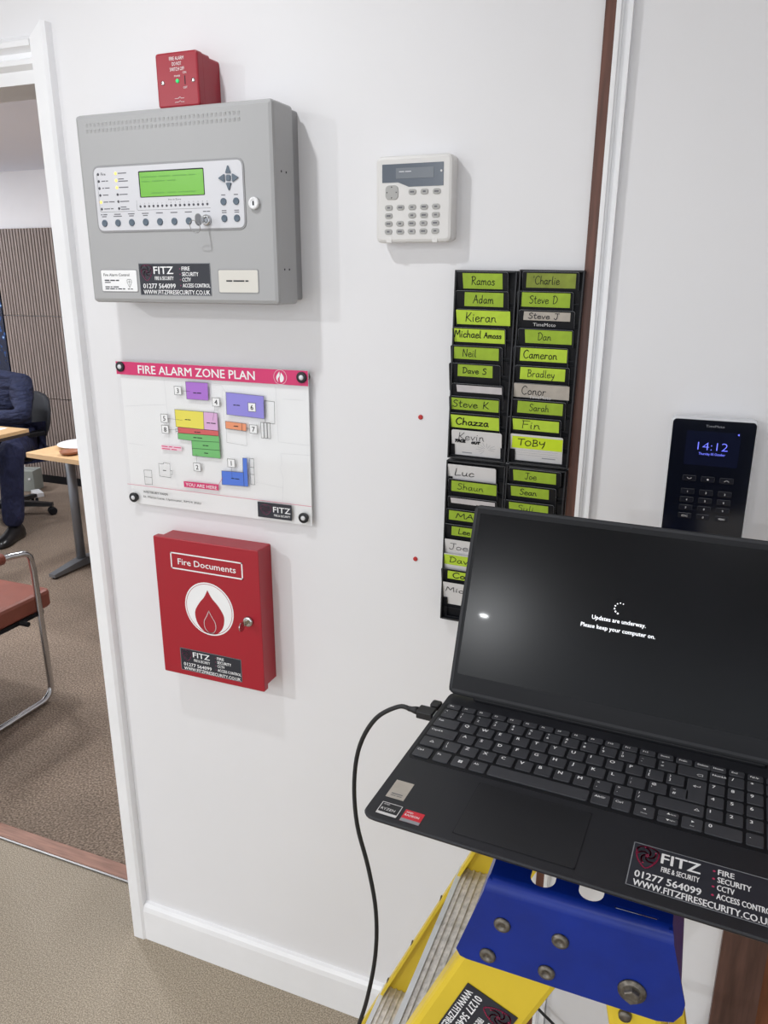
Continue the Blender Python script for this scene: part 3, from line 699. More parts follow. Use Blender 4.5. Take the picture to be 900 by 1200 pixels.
kb = G(); kb.lathe([(.0100, -.0008), (.0100, .0008)], (.2140, .1500, BD+.024), ax='u', n=18, sm=False); kb.build('key_bow', 'chrome', lk)
fitz_sticker(db, .0440, .0120, .1480, .0510, BD+.0002, 'logod')

# ------------------------------------------------------------------ intruder alarm keypad
kx, kz = .4297, 1.6738
kp = thing('alarm_keypad', 'white alarm keypad with grey display right of the fire panel', 'keypad', (kx, 0, kz), WALL)
KW, KH, KD = .1265, .1275, .031
G().rbox(.003, .003, 0, KW-.001, KH-.001, .012, .006, .001).build('back_plate', 'keypad', kp)
G().rbox(0, 0, .0125, KW, KH, KD, .009, .005, 5).build('front_cover', 'keypad', kp)
W_ = KD
G().prism([(.0115, .089), (.038, .089), (.056, .082), (.1125, .082), (.1125, .1155), (.0115, .1155)], W_-.0003, W_+.0006).build('display_window', 'dispgrey', kp)
G().rbox(.0345, .094, W_+.0005, .097, .1095, W_+.0010, .001, .0002).build('display_screen', 'lcdgrey', kp)
o = G(); dome(o, .1090, .1030, .0018, W_+.0004, .0014, 10); o.build('status_light', 'ceramic', kp)
g = G(); scribble(g, .04, .1035, .02, .0012, W_+.0012, [5, 6]); g.build('display_text', 'fascia', kp)
nv = G().rbox(.0170, .0640, W_-.0003, .0385, .0850, W_+.0014, .006, .0008, 5).build('navigation_pad', 'keygrey', kp)
g = G()
for a in range(4):
    t = a*pi/2; c0 = (.02775+.0078*cos(t), .0745+.0078*sin(t))
    g.flat([(c0[0]+.0015*cos(t+k*2*pi/3), c0[1]+.0015*sin(t+k*2*pi/3)) for k in range(3)], W_+.0016)
g.build('arrow_marks', 'ink', nv)
keys = [(.0620, .0745), (.0820, .0745), (.1020, .0742)]
keys += [(.0228+i*.0196, .0522) for i in range(5)] + [(.0226, .0402)] + [(.0620, .0402), (.0815, .0402), (.1010, .0402)]
keys += [(.0224+i*.0195, .0284) for i in range(5)] + [(.0222+i*.0196, .0166) for i in range(5)]
leg = ['x', '/', '?', '1', '2', '3', '', '', '4', '', '', '', '7', '8', '9', '', '', '0', '', '', '', '']
for i, (u, v) in enumerate(keys):
    k_ = G().rbox(u-.0063, v-.0040, W_-.0003, u+.0063, v+.0040, W_+.0016, .0035, .0006).build('keypad_key', 'keygrey', kp)
    g = G(); scribble(g, u-.0022-(0 if i % 2 else .0012), v-.0012, .0046+(0 if i % 2 else .0024), .0024, W_+.0018, [3]); g.build('key_legend', 'inkg', k_)
for u in (.0230, .1000): G().rbox(u-.0045, -.0004, .016, u+.0045, .008, W_+.0002, .001, .0006).build('cover_clip', 'keypad', kp)

# ------------------------------------------------------------------ card racks and name cards
RX, RZ = 0.54, 1.0
TOPS = [.6290, .6005, .5720, .5435, .5150, .4860, .4575, .4320, .4040, .3755]
LEAN = RAD(0.95)
def rack(label, x0, x1, zb, zt, tops):
    cxr = (x0+x1)/2
    t = thing('card_rack', label, 'card rack', (RX+cxr, 0, RZ+zb), (pi/2, LEAN, 0), 'black slotted card racks')
    h = zt-zb; hw = (x1-x0)/2
    G().rbox(-hw, 0, 0, hw, h, .004, .004, .001).build('back_plate', 'blackm', t)
    for s in (-1, 1):
        a, b = (-hw, -hw+.0028) if s < 0 else (hw-.0028, hw)
        G().rbox(a, 0, .0041, b, h, .0185, .001, .0008).build('side_rail', 'black', t)
    G().rbox(-hw+.003, h-.003, .0041, hw-.003, h, .0175, .001, .0006).build('top_rail', 'black', t)
    G().rbox(-hw+.003, 0, .0041, hw-.003, .003, .0185, .001, .0006).build('bottom_rail', 'black', t)
    for i, tz in enumerate(tops):
        v0 = tz-zb-.0475; g = G(); e = hw-.0032
        # ledge, sloping back and two cheeks
        if v0 < .0032: v0 = .0032
        g.hexa([(-e, v0, .0042), (e, v0, .0042), (e, v0, .0105), (-e, v0, .0105)], [(-e, v0+.0018, .0042), (e, v0+.0018, .0042), (e, v0+.0018, .0105), (-e, v0+.0018, .0105)])
        g.hexa([(-e, v0+.0018, .0042), (e, v0+.0018, .0042), (e, v0+.0018, .0050), (-e, v0+.0018, .0050)], [(-e, v0+.0240, .0080), (e, v0+.0240, .0080), (e, v0+.0240, .0088), (-e, v0+.0240, .0088)])
        for s in (-1, 1):
            a, b = (-e, -e+.0075) if s < 0 else (e-.0075, e)
            g.hexa([(a, v0+.0018, .0088), (b, v0+.0018, .0088), (b, v0+.0018, .0098), (a, v0+.0018, .0098)], [(a, v0+.0210, .0130), (b, v0+.0210, .0130), (b, v0+.0210, .0140), (a, v0+.0210, .0140)])
        g.build('card_slot', 'blackm', t)
    return t
rack('black card rack, upper one beside the keypad, left of the pair', .0150, .1155, .3265, .6315, TOPS)
rack('black card rack, upper one against the timber strip', .1185, .2175, .3260, .6320, TOPS)
LT = [t-.3090 for t in TOPS]
rack('black card rack, lower left one partly behind the laptop', .0090, .1120, .0270, .3225, LT)
rack('black card rack, lower right one mostly behind the laptop', .1130, .2115, .0270, .3225, LT)
TILT = RAD(12.5); CWD, CHT = .0856, .0500
def card(label, x0, top, white, stick, name, lw=.0007, hh=.0105, hw=None, hx=None, tm=False, shift=0, hz=None, extra=None):
    """x0, top and the sticker box (x0,x1,ztop,zbottom,material) are measured in mm from the rack datum"""
    loc = (RX+(x0+CWD*500)/1000, -.0180, RZ+top/1000)
    t = thing('name_card', label, 'name card', loc, (pi/2+TILT, LEAN, 0), 'name cards in the racks')
    # local origin: middle of the card's top edge, front face
    hwid = CWD/2
    G().rbox(-hwid-.0003, -CHT, -.0009, hwid+.0003, .0003, -.0003, .0032, .0).build('card_core', 'cardedge' if not white else 'whitec', t)
    G().rbox(-hwid, -CHT, -.0004, hwid, 0, 0, .003, .0).build('card_face', 'whitec' if white else 'blackm', t)
    cx0 = x0+CWD*500
    if stick:
        a, b, zt, zb, m = stick
        sk = 1.2*(1 if (int(x0*7+top) % 2) else -1)
        G().flat([((a-cx0+sk*.6)/1000, (zb-top)/1000), ((b-cx0+sk*.3)/1000, (zb-top)/1000), ((b-cx0)/1000, (zt-top)/1000), ((a-cx0-sk*.3)/1000, (zt-top)/1000)], .0003).build('tape_label', m, t)
    else: a, b, zt, zb = x0+4, x0+80, top-3, top-24
    if name:
        g = G(); wd = hw if hw else (b-a)*.62; ux = hx if hx else a+(b-a-wd)/2
        g.hand(name, (ux-cx0)/1000, ((hz if hz else (zt+zb)/2-hh*450)-top)/1000, hh, wd/1000, .0006, lw)
        g.build('handwriting', 'ink', t)
    if tm:
        g = G(); g.text('TimeMoto', (tm-cx0)/1000, (-24.5)/1000, .0055, .0350, .0004, 'c'); g.build('card_print', 'whitec', t)
    if extra: extra(t, cx0, top)
    return t
def ex_kevin(t, cx0, top):
    g = G(); g.hand('FACE', (28-cx0)/1000, -.0210, .0042, .0175, .0007, .0012); g.hand('OUT', (56-cx0)/1000, -.0220, .0036, .0145, .0007, .0012); g.build('marker_note', 'ink', t)
    g = G()
    for k in range(11):
        a = RAD(-10+k*24); r0 = .004+.002*(k % 3); g.frame([(.017+r0*cos(a), -.031+r0*sin(a)*.7), (.017+(r0+.010)*cos(a), -.031+(r0+.010)*sin(a)*.7)], .0004, .0003, False)
    scribble(g, -.025, -.0405, .017, .0016, .0003, [9]); g.build('card_print', 'cardedge', t)
def ex_toby(t, cx0, top):
    g = G(); scribble(g, .010, -.0395, .022, .0016, .0003, [10])
    for k in range(3): g.rect(-.036, -.0275-k*.004, .036, -.0272-k*.004, .0003)
    g.build('card_print', 'cardedge', t)
nth = ['top', 'second', 'third', 'fourth', 'fifth', 'sixth', 'seventh', 'eighth', 'ninth', 'bottom']
UL = [(20, 629, 0, (33, 97, 627, 603, 'lime'), 'Ramos', .0007, .0125, 39, 47), (22, 600, 0, (37, 100, 598, 576, 'lime'), 'Adam', .0007, .0125, 34, 51), (24, 571.5, 0, (24, 112, 570.5, 547.5, 'lime_b'), 'Kieran', .0008, .0140, 52, 39),
      (20, 543, 0, (18, 104.5, 541.5, 519.5, 'neonl'), None), (16, 514.5, 0, (22, 96.5, 512.5, 492.5, 'lime'), 'Neil', .0007, .0120, 24, 36),
      (14, 486, 0, (29, 87.5, 484.5, 464.5, 'lime'), 'Dave S', .0008, .0095, 41, 37), (20, 453, 0, (28, 104, 451, 439, 'greytape'), None), (15.5, 432, 0, (16.5, 100, 429.5, 409, 'lime'), 'Steve K', .0008, .0115, 62, 22),
      (17, 404, 0, (19.5, 101.5, 401, 378.5, 'lime_b'), 'Chazza', .0012, .0115, 57, 28)]
colr = {'lime': 'lime green', 'lime_b': 'bright lime', 'neonl': 'bright yellow-green', 'lime_d': 'faded olive', 'greytape': 'grey-white', 'beige': 'beige', 'neon': 'fluorescent yellow'}
M['neonl'] = M['lime_b']
for i, d in enumerate(UL):
    x0, top, wh, st, nm = d[:5]; lw, hh, hw, hx = d[5:] if len(d) > 5 else (.0008, .011, None, None)
    lab = 'black card with %s tape label in the %s slot of the upper left rack' % (colr[st[4]], nth[i])
    if nm is None and i != 3: lab = 'black card with blank grey-white strip in the seventh slot of the upper left rack'
    t = card(lab, x0, top, wh, st, nm, lw, hh, hw, hx)
    if i == 3:
        g = G(); cx0 = x0+CWD*500
        g.hand('Michael', (22-cx0)/1000, -.0155, .0115, .045, .0006, .0009); g.hand('Amoss', (71-cx0)/1000, -.0150, .0085, .029, .0006, .0009); g.build('handwriting', 'ink', t)
card('white card with two handwritten lines in the bottom slot of the upper left rack', 21.5, 375.5, 1, None, 'Kevin', .0006, .0125, 46, 33, hz=359.5, extra=ex_kevin)
UR = [(128.5, 629, (135, 210, 627, 605, 'lime_d'), "'Charlie", .0006, .0120, 41, 145), (122, 600, (129, 203.5, 598.5, 576.5, 'lime'), 'Steve D', .0006, .0115, 44, 141), (126, 572, (133.5, 205.5, 570, 556.5, 'beige'), 'Steve J', .0007, .0085, 47, 141),
      (126, 543.5, (137, 209.5, 542.5, 521.5, 'lime'), 'Dan', .0006, .0115, 22, 157), (120, 516, (131, 204.5, 514.5, 493.5, 'lime_b'), 'Cameron', .0008, .0125, 54, 136), (124, 486.5, (132.5, 203.5, 484.5, 464.5, 'lime_b'), 'Bradley', .0006, .0115, 44, 144),
      (123.5, 459, (121, 211.5, 458.5, 435.5, 'beige'), 'Conor', .0007, .0135, 40, 136), (122, 432.5, (131, 203.5, 430.5, 410.5, 'lime'), 'Sarah', .0006, .0115, 32, 150), (116.5, 404, (124.5, 199, 401.5, 382.5, 'lime_b'), 'Fin', .0007, .0130, 32, 139)]
for i, d in enumerate(UR):
    x0, top, st, nm, lw, hh, hw, hx = d
    card('black card with %s tape label in the %s slot of the upper right rack' % (colr[st[4]], nth[i]), x0, top, 0, st, nm, lw, hh, hw, hx, tm=(166 if i in (2, 6) else False))
card('white card with fluorescent yellow label in the bottom slot of the upper right rack', 121.5, 376, 1, (125, 207, 373, 352, 'neon'), 'TOBY', .0009, .0110, 46, 134, extra=ex_toby)
LLc = [(14.5, 315.5, 1, None, 'Luc', .0008, .0125, 36, 28), (18, 290, 0, (23.5, 102.5, 287.5, 267.5, 'lime'), 'Shaun', .0006, .0115, 47, 34), (18, 259, 0, (23, 101, 257, 247, 'greytape'), None, .0006, .01, None, None),
       (16, 236.5, 0, (20.5, 100, 234, 215.5, 'lime'), 'MAG', .0009, .0095, 48, 33), (12, 208.5, 0, (26, 95, 205.5, 187.5, 'lime'), 'Lee', .0008, .0105, 22, 38), (11, 180.5, 1, None, 'Joe', .0006, .0120, 36, 22),
       (12, 153.5, 1, (13, 96, 152.5, 132, 'lime_b'), 'Dave', .0008, .0110, 46, 23), (9, 125, 0, (21, 92, 122, 105.5, 'lime_b'), 'Col', .0012, .0105, 30, 30), (10.5, 99, 1, None, 'Mich', .0008, .0095, 46, 18)]
for i, d in enumerate(LLc):
    x0, top, wh, st, nm, lw, hh, hw, hx = d
    if wh and not st: lab = 'white card with a handwritten name in the %s slot of the lower left rack' % nth[i]
    elif nm is None: lab = 'black card with blank grey-white strip in the third slot of the lower left rack'
    else: lab = '%s card with %s tape label in the %s slot of the lower left rack' % ('white' if wh else 'black', colr[st[4]], nth[i])
    card(lab, x0, top, wh, st, nm, lw, hh, hw, hx)
for i, d in enumerate([(122, 319, (129.5, 200, 316.5, 297, 'lime'), 'Joe', .0006, .0110, 20, 149), (116, 291, (127, 190, 288.5, 270.5, 'lime'), 'Sean', .0007, .0105, 29, 142), (114, 263, (125, 190.5, 260.5, 242, 'lime'), 'Suli', .0006, .0105, 28, 140)]):
    x0, top, st, nm, lw, hh, hw, hx = d
    card('black card with lime green tape label in the %s slot of the lower right rack' % nth[i], x0, top, 0, st, nm, lw, hh, hw, hx)
for (x, z), nm in (((.500, 1.390), 'upper'), ((.494, 1.129), 'lower')):
    t = G().lathe([(.0042, 0), (.0042, .0015), (.003, .0022), (.0012, .0012)], n=14).build('wall_plug', 'plug', None, (x, 0, z), WALL)
    tag(t, 'small red wall plug left of the racks, the %s one' % nm, 'wall plug', 'red wall plugs')

# ------------------------------------------------------------------ time terminal
tx, tz = .87, 1.2
tm = thing('time_terminal', 'black time clock terminal with blue digits above the laptop', 'time clock', (tx, -.004, tz), WALL)
G().rbox(.0420, .028, 0, .1510, .218, .012, .006, .001).build('back_housing', 'silver', tm)
G().rbox(.0370, .022, .0125, .1545, .2250, .0345, .007, .003, 5).build('silver_case', 'silver', tm)
G().rbox(.0392, .0242, .034, .1525, .2225, .0360, .0055, .0006, 5).build('front_glass', 'tmface', tm)
W_ = .0361
sc = G().rbox(.0600, .1550, W_-.0003, .1335, .2060, W_+.0001, .001, .0).build('screen', 'tmscreen', tm)
g = G(); g.text('14:12', .0975, .1785, .0125, .0410, W_+.0004, 'c', bold=-.018); g.text('Thursday 05 October', .0975, .1712, .0038, .0360, W_+.0004, 'c')
g.flat([(.1285, .2040), (.1310, .2024), (.1310, .2056)], W_+.0004); g.build('screen_digits', 'blue_e', sc)
g = G(); g.text('TimeMoto', .0975, .2125, .0036, .0250, W_+.0002, 'c'); g.build('brand_lettering', 'cardedge', tm)
lg = ['1', '2', '3', '4', '5', '6', '7', '8', '9', 'ESC', '0', 'MENU']
tk = [(.0705+.0258*i, .1345, None) for i in range(3)] + [(.0703+.0258*(i % 3), .1140-.0127*(i//3), lg[i]) for i in range(12)]
for i, (u, v, s) in enumerate(tk):
    k_ = G().rbox(u-.0095, v-.0040, W_-.0004, u+.0095, v+.0046, W_+.0012, .0015, .0006).build('terminal_key', 'tmkey', tm)
    g = G()
    if s: g.text(s, u, v-.0014, .0030, None if len(s) < 2 else .0085, W_+.0014, 'c', bold=.01)
    elif i == 0: g.frame([(u-.003, v+.001), (u-.001, v-.0006), (u+.001, v-.0006), (u+.003, v+.001)], .0006, W_+.0014, False)
    elif i == 1: g.disc(u, v, .0014, W_+.0014, 10)
    else: g.frame([(u-.003, v-.001), (u-.001, v+.0006), (u+.001, v+.0006), (u+.003, v-.001)], .0006, W_+.0014, False)
    g.build('key_legend', 'whitec', k_)

# ------------------------------------------------------------------ laptop
T = .0205; LW, LD = .359, .236; LROT = -0.0489; LLOC = (0.70187, -0.72414, 1.16682-T)
lap = thing('laptop', 'open black laptop with an update message on screen, on the stepladder', 'laptop', LLOC, (0, 0, LROT))
P = lambda d, w_, r=.011, dv=0: [(x, y, w_) for x, y in G.rr(d, d+dv, LW-d, LD-d, max(.001, r-d*.3), 5)]
g = G(); g.loops([P(.034, .0012), P(.028, .0024), P(.0030, T-.0056), P(.0004, T-.0030), P(0, T-.0014), P(.0010, T)])
g.build('base', 'lapbody', lap)
g = G()
for u in (.045, LW-.075):
    for v in (.040, LD-.05): g.rbox(u, v, 0, u+.03, v+.008, .0014, .003, .0)
g.build('rubber_feet', 'rubber', lap)
G().rbox(.0830, .0115, T-.0003, .1870, .0862, T+.0004, .003, .0003).build('trackpad', 'pad', lap)
g = G(); g.frame([(.0830, .0115), (.1870, .0115), (.1870, .0862), (.0830, .0862)], .0008, T+.0003); g.build('trackpad_gap', 'lapdark', lap)
G().rbox(.0045, .0960, T-.0003, .3485, .2085, T+.0003, .004, .0002).build('keyboard_tray', 'lapdark', lap)
G().rbox(.0290, .2235, T-.003, .3290, .2345, T+.0045, .004, .0018).build('hinge_cover', 'lapdark', lap)
# keys
p_ = .01874; A0 = .0487
rows = {}
KEYS = []
def row(c0, v, names, wid=.0158, h=.0156, pitch=p_):
    for i, n in enumerate(names): KEYS.append((c0+i*pitch, v, wid, h, n))
vF, v1, vQ, vA, vZ, vC = .2020, .1868, .1675, .1480, .1288, .1085
fk = ['Esc', 'F1', 'F2', 'F3', 'F4', 'F5', 'F6', 'F7', 'F8', 'F9', 'F10', 'F11', 'F12', 'Insert', 'PrtSc', 'Delete']
for i, n in enumerate(fk): KEYS.append((.0155+i*.0171, vF, .0146, .0088, n))
for i, n in enumerate(['Home', 'End', 'PgUp', 'PgDn']): KEYS.append((.2862+i*.0163, vF, .0135, .0088, n))
row(A0-.75*p_-p_, v1, ['¬\n`', '!\n1', '"\n2', '£\n3', '$\n4', '%\n5', '^\n6', '&\n7', '*\n8', '(\n9', ')\n0', '_\n-', '+\n='])
KEYS.append((.2640, v1, .0265, .0156, '<x'))
KEYS.append((.0196, vQ, .0255, .0156, 'Tab'))
row(A0-.25*p_, vQ, list('QWERTYUIOP')+['{\n[', '}\n]'])
KEYS.append((.0220, vA, .0300, .0156, 'CapsLk'))
row(A0, vA, list('ASDFGHJKL')+[':\n;', "@\n'", '~\n#'])
KEYS.append((.2690, (vQ+vA)/2, .0170, .0352, '<-'))
KEYS.append((.0178, vZ, .0216, .0156, '^'))
row(A0-.5*p_, vZ, ['|\n\\']+list('ZXCVBNM')+['<\n,', '>\n.', '?\n/'])
KEYS.append((.2573, vZ, .0400, .0156, '^'))
for u, wd, n in ((.0160, .0180, 'Ctrl'), (.0367, .0160, 'Fn'), (.0555, .0158, 'win'), (.0743, .0158, 'Alt'), (.1322, .0950, ''), (.1905, .0158, 'AltGr'), (.2093, .0158, 'Ctrl'), (.2290, .0172, '<'), (.2690, .0172, '>')):
    KEYS.append((u, vC, wd, .0156, n))
KEYS.append((.2490, vC+.0042, .0172, .0074, '^')); KEYS.append((.2490, vC-.0042, .0172, .0074, 'v'))
for c, us in enumerate((.2862, .3025, .3188, .3351)):
    for r_, v in enumerate((v1, vQ, vA, vZ)):
        n = [['NumLk', '/', '*', '-'], ['7', '8', '9', ''], ['4', '5', '6', '+'], ['1', '2', '3', '']][r_][c]
        if c == 3 and r_ in (1, 2, 3): continue
        KEYS.append((us, v, .0138, .0156, n))
KEYS.append((.2943, vC, .0300, .0156, '0')); KEYS.append((.3188, vC, .0138, .0156, '.')); KEYS.append((.3351, (vQ+vA)/2, .0138, .0352, '+')); KEYS.append((.3351, (vZ+vC)/2, .0138, .0352, 'Enter'))
for (u, v, wd, h, n) in KEYS:
    k_ = G().rbox(u-wd/2, v-h/2, T+.0002, u+wd/2, v+h/2, T+.0016, .0016, .0005, 3).build('key', 'key', lap)
    if not n: continue
    g = G(); z = T+.0018; l, t_ = u-wd/2+.0022, v+h/2-.0022
    if n == 'win':
        for a in (-1, 0):
            for b in (-1, 0): g.rect(u+a*.0022+.0002, v+b*.0022+.0002, u+a*.0022+.0021, v+b*.0022+.0021, z)
    elif n == '<x':
        g.frame([(u+.004, v-.003), (u+.0055, v-.0045), (u+.009, v-.0045), (u+.009, v-.0015), (u+.0055, v-.0015)], .0005, z)
    elif n == '<-': g.frame([(u+.003, v+.008), (u+.003, v+.0065), (u-.003, v+.0065)], .0006, z, False); g.frame([(u-.001, v+.008), (u-.003, v+.0065), (u-.001, v+.005)], .0006, z, False)
    elif n == '^' and h > .01: g.frame([(u-.002 if wd < .03 else u+.012, v-.001), (u if wd < .03 else u+.014, v+.002), (u+.002 if wd < .03 else u+.016, v-.001)], .0006, z, True)
    elif n in '<>^v' and len(n) == 1:
        a = {'<': pi, '>': 0, '^': pi/2, 'v': -pi/2}[n]
        g.flat([(u+.0017*cos(a+k*2*pi/3), v+(.0022 if h > .01 else 0)+.0017*sin(a+k*2*pi/3)) for k in range(3)], z)
        g.text({'<': 'Home', '>': 'End', '^': 'PgUp', 'v': 'PgDn'}[n], u+(.004 if h < .01 else 0), v-(.0008 if h < .01 else .0045), .0016, None, z, 'c')
    elif '\n' in n:
        a, b = n.split('\n'); g.text(a, l, t_-.0032, .0032, None, z, bold=.02); g.text(b, l, t_-.0092, .0036, None, z, bold=.025)
    elif h < .012: g.text(n, u-.0045, v-.0012, .0026, None, z, bold=.02)
    elif len(n) == 1: g.text(n, l+.0006, t_-.0046, .0046, None, z, bold=.03)
    else: g.text(n, l, t_-.0040, .0030, None, z, bold=.02)
    if g.v: g.build('key_legend', 'white', k_)
# stickers on the palm rest
s1 = G().box((.0100, .0318, T), (.0278, .0582, T+.0003)).build('paper_sticker', 'beige', lap)
g = G(); scribble(g, .0135, .0375, .011, .0012, T+.0005, [9]); scribble(g, .0135, .0350, .011, .0008, T+.0005, [5, 5]); g.build('sticker_print', 'inkg', s1)
s2 = G().box((.0113, .0072, T), (.0312, .0240, T+.0003)).build('processor_sticker', 'black', lap)
g = G(); g.frame([(.0117, .0076), (.0308, .0076), (.0308, .0236), (.0117, .0236)], .0007, T+.0005); g.text('AMD', .0135, .0205, .0020, None, T+.0005); g.text('RYZEN', .0135, .0135, .0034, .0135, T+.0005, bold=.01); g.rect(.0120, .0080, .0305, .0105, T+.0005); g.build('sticker_print', 'whitec', s2)
s3 = G().box((.0348, .0068, T), (.0530, .0225, T+.0003)).build('graphics_sticker', 'magenta', lap)
s3.data.materials[0] = mat('sticker_red', rgb(214, 32, 52), .35)
g = G(); g.text('AMD', .0365, .0182, .0022, None, T+.0005, bold=.01); g.text('RADEON', .0365, .0142, .0028, .0135, T+.0005, bold=.01); g.build('sticker_print', 'white', s3)
G().box((.0350, .0068, T), (.0530, .0105, T+.0005)).build('sticker_foot', 'cardedge', s3)
fitz_sticker(lap, .2262, .0125, .1080, .0530, T+.0001, 'logo')
# lid
HA = 1.21324
lid = thing('lid', None, None, (0, .224, T+.004), (HA, 0, 0)); lid.parent = lap
for k in ('label', 'category'):
    if k in lid: del lid[k]
lid_o = lid
LH = .2165
g = G(); g.rbox(0, .0, -.0055, LW, LH, 0, .007, .0008, 5, .002); me_ = g
bpy.data.objects.remove(lid)
lid = g.build('lid', 'lapdark', lap, (0, .224, T+.004), (HA, 0, 0))
g = G(); g.frame([(.0025, .0045), (LW-.0025, .0045), (LW-.0025, LH-.0025), (.0025, LH-.0025)], .0030, .0005); g.build('bezel_lip', 'lapbody', lid)
scn = G().rbox(.0075, .0235, -.0002, LW-.0075, LH-.0095, .0003, .001, .0).build('screen', 'lcdpanel', lid)
g = G(); zt_ = .0006
g.text('Updates are underway.', .1735, .1108, .0046, .0550, zt_, 'c', bold=.008); g.text('Please keep your computer on.', .1735, .1012, .0046, .0760, zt_, 'c', bold=.008)
for k in range(7):
    a = RAD(65+k*31); g.disc(.1735+.0058*cos(a), .1262+.0058*sin(a), .00058+.00006*k, zt_, 10)
g.build('screen_message', 'white_e', lid)
g = G(); dome(g, .1730, LH-.0045, .0014, 0, .0006, 12); g.build('webcam', 'ink', lid)

LM = Matrix.Translation(LLOC) @ Matrix.Rotation(LROT, 4, 'Z')
lp = lambda u, v, w_: LM @ Vector((u, v, w_))
# ------------------------------------------------------------------ usb cable and dongle
t = thing('usb_cable', 'black USB cable plugged into the left side of the laptop', 'cable', LLOC, (0, 0, LROT))
vU = .1925; wU = T-.0085
G().rbox(-.004, vU-.006, wU-.0022, .001, vU+.006, wU+.0022, .0006, .0003).build('connector', 'steel', t)
G().rbox(-.0235, vU-.0080, wU-.0042, -.0042, vU+.0080, wU+.0042, .002, .0012).build('plug_housing', 'rubber', t)
G().lathe([(.0046, 0), (.0042, -.004), (.0032, -.008), (.003, -.012)], (-.0235, vU, wU), ax='u', n=12).build('strain_relief', 'rubber', t)
path = [(-.034, vU, wU), (-.048, vU, wU-.001), (-.075, vU-.002, wU-.022), (-.095, vU-.004, wU-.062), (-.102, vU-.006, wU-.112), (-.098, vU-.008, wU-.170), (-.082, vU-.010, wU-.228), (-.071, vU-.012, wU-.288), (-.071, vU-.014, wU-.354), (-.082, vU-.016, wU-.428), (-.098, vU-.016, wU-.493), (-.13, vU-.014, wU-.62), (-.17, vU, wU-.80), (-.19, vU+.02, wU-1.0), (-.17, vU+.04, wU-1.115), (-.08, vU+.06, wU-1.134), (-.02, vU+.075, wU-1.1345)]
G().tube(smooth(path, 5), .0027, 8).build('cord', 'rubber', t)
t = thing('usb_dongle', 'short black USB dongle in the laptop beside the cable plug', 'dongle', LLOC, (0, 0, LROT))
G().rbox(-.0030, .2110-.006, wU-.0022, .001, .2110+.006, wU+.0022, .0006, .0003).build('connector', 'steel', t)
G().rbox(-.0150, .2110-.0065, wU-.0040, -.0032, .2110+.0065, wU+.0040, .003, .0018).build('dongle_body', 'rubber', t)
# second cord behind the ladder
t = G().tube(smooth([(.68, -.022, .285), (.735, -.026, .252), (.784, -.03, .214), (.809, -.03, .194), (.86, -.03, .145), (.90, -.035, .07), (.93, -.05, .006), (1.0, -.12, .006), (1.08, -.3, .006)], 6), .0028, 8).build('hanging_cord', 'rubber')
tag(t, 'thin black cord hanging on the wall behind the stepladder', 'cable')

# ------------------------------------------------------------------ stepladder
SL = (0.87, -0.57, 0.0)
sl = thing('stepladder', 'yellow stepladder with blue top cap and aluminium treads, carrying the laptop', 'stepladder', SL)
def part(name, g, m, parent=sl):
    return g.build(name, m, parent, tuple(-c for c in SL) if parent is sl else None)
YN, YF, ZT = -.737, -.397, 1.1455
# blue cap: four folded aprons and a pierced top
from mathutils.geometry import tessellate_polygon
def pierced(g, outer, holes, z0, z1):
    loops = [[Vector((x, y, 0)) for x, y in L] for L in [outer]+holes]
    tris = tessellate_polygon(loops); pts = [p for L in loops for p in L]
    n = len(pts)
    def up(t):
        a, b, c = (pts[i] for i in t); return t if (b-a).cross(c-a).z > 0 else (t[0], t[2], t[1])
    T_ = [up(t) for t in tris]
    g.add([(p.x, p.y, z1) for p in pts]+[(p.x, p.y, z0) for p in pts], T_+[(t[0]+n, t[2]+n, t[1]+n) for t in T_])
    o = 0
    for L in loops:
        k = len(L)
        g.add([(p.x, p.y, z1) for p in L]+[(p.x, p.y, z0) for p in L], [(i, i+k, (i+1) % k+k, (i+1) % k) for i in range(k)])
rb = .010
g = G()
hole = lambda x0, x1, y0, y1: [(x, y) for x, y in G.rr(x0, y0, x1, y1, .0099, 6)]
slot = lambda x0, x1, y0, y1: [(x, y) for x, y in G.rr(x0, y0, x1, y1, .0014, 3)]
pierced(g, [(.8225, YN+rb), (.9665, YN+rb), (.9665, YF-rb), (.8225, YF-rb)],
        [hole(.854, .8745, -.7265, -.672), hole(.8935, .9135, -.7265, -.672), slot(.9225, .9560, -.7265, -.7235), hole(.854, .8745, -.462, -.41), hole(.8935, .9135, -.462, -.41)], ZT-.0025, ZT)
def apron(g, y, s):
    # side plate in the plane y, bent over into the top; s = direction inward
    n = 6; top = []
    for k in range(n+1):
        a = pi/2*k/n; top.append((y+s*(rb-rb*cos(a)), ZT-rb+rb*sin(a)))
    bot = [(.7975, 1.066), (.8010, 1.0595), (.8065, 1.0580), (.9640, 1.0580), (.9760, 1.0620), (.9815, 1.0720), (.9825, 1.082)]
    zt = ZT-rb
    poly = [(.8195, zt)] + bot + [(.9690, zt)]
    a = [(x, y, z) for x, z in poly]; b = [(x, y+s*.0025, z) for x, z in poly]; k = len(poly)
    f = [tuple(range(k)), tuple(reversed(range(k, 2*k)))] + [(i, i+k, (i+1) % k+k, (i+1) % k) for i in range(k)]
    if s < 0: f = [tuple(reversed(q)) for q in f]
    g.add(a+b, f)
    r0 = [(.8195+.003*i/n, yy, zz) for i, (yy, zz) in enumerate(top)]; r1 = [(.9690-.0025*i/n, yy, zz) for i, (yy, zz) in enumerate(top)]
    vs = r0+r1; fs = [(i, n+1+i, n+2+i, i+1) for i in range(n)]
    if s < 0: fs = [tuple(reversed(q)) for q in fs]
    g.add(vs, fs, True)
apron(g, YN, 1); apron(g, YF, -1)
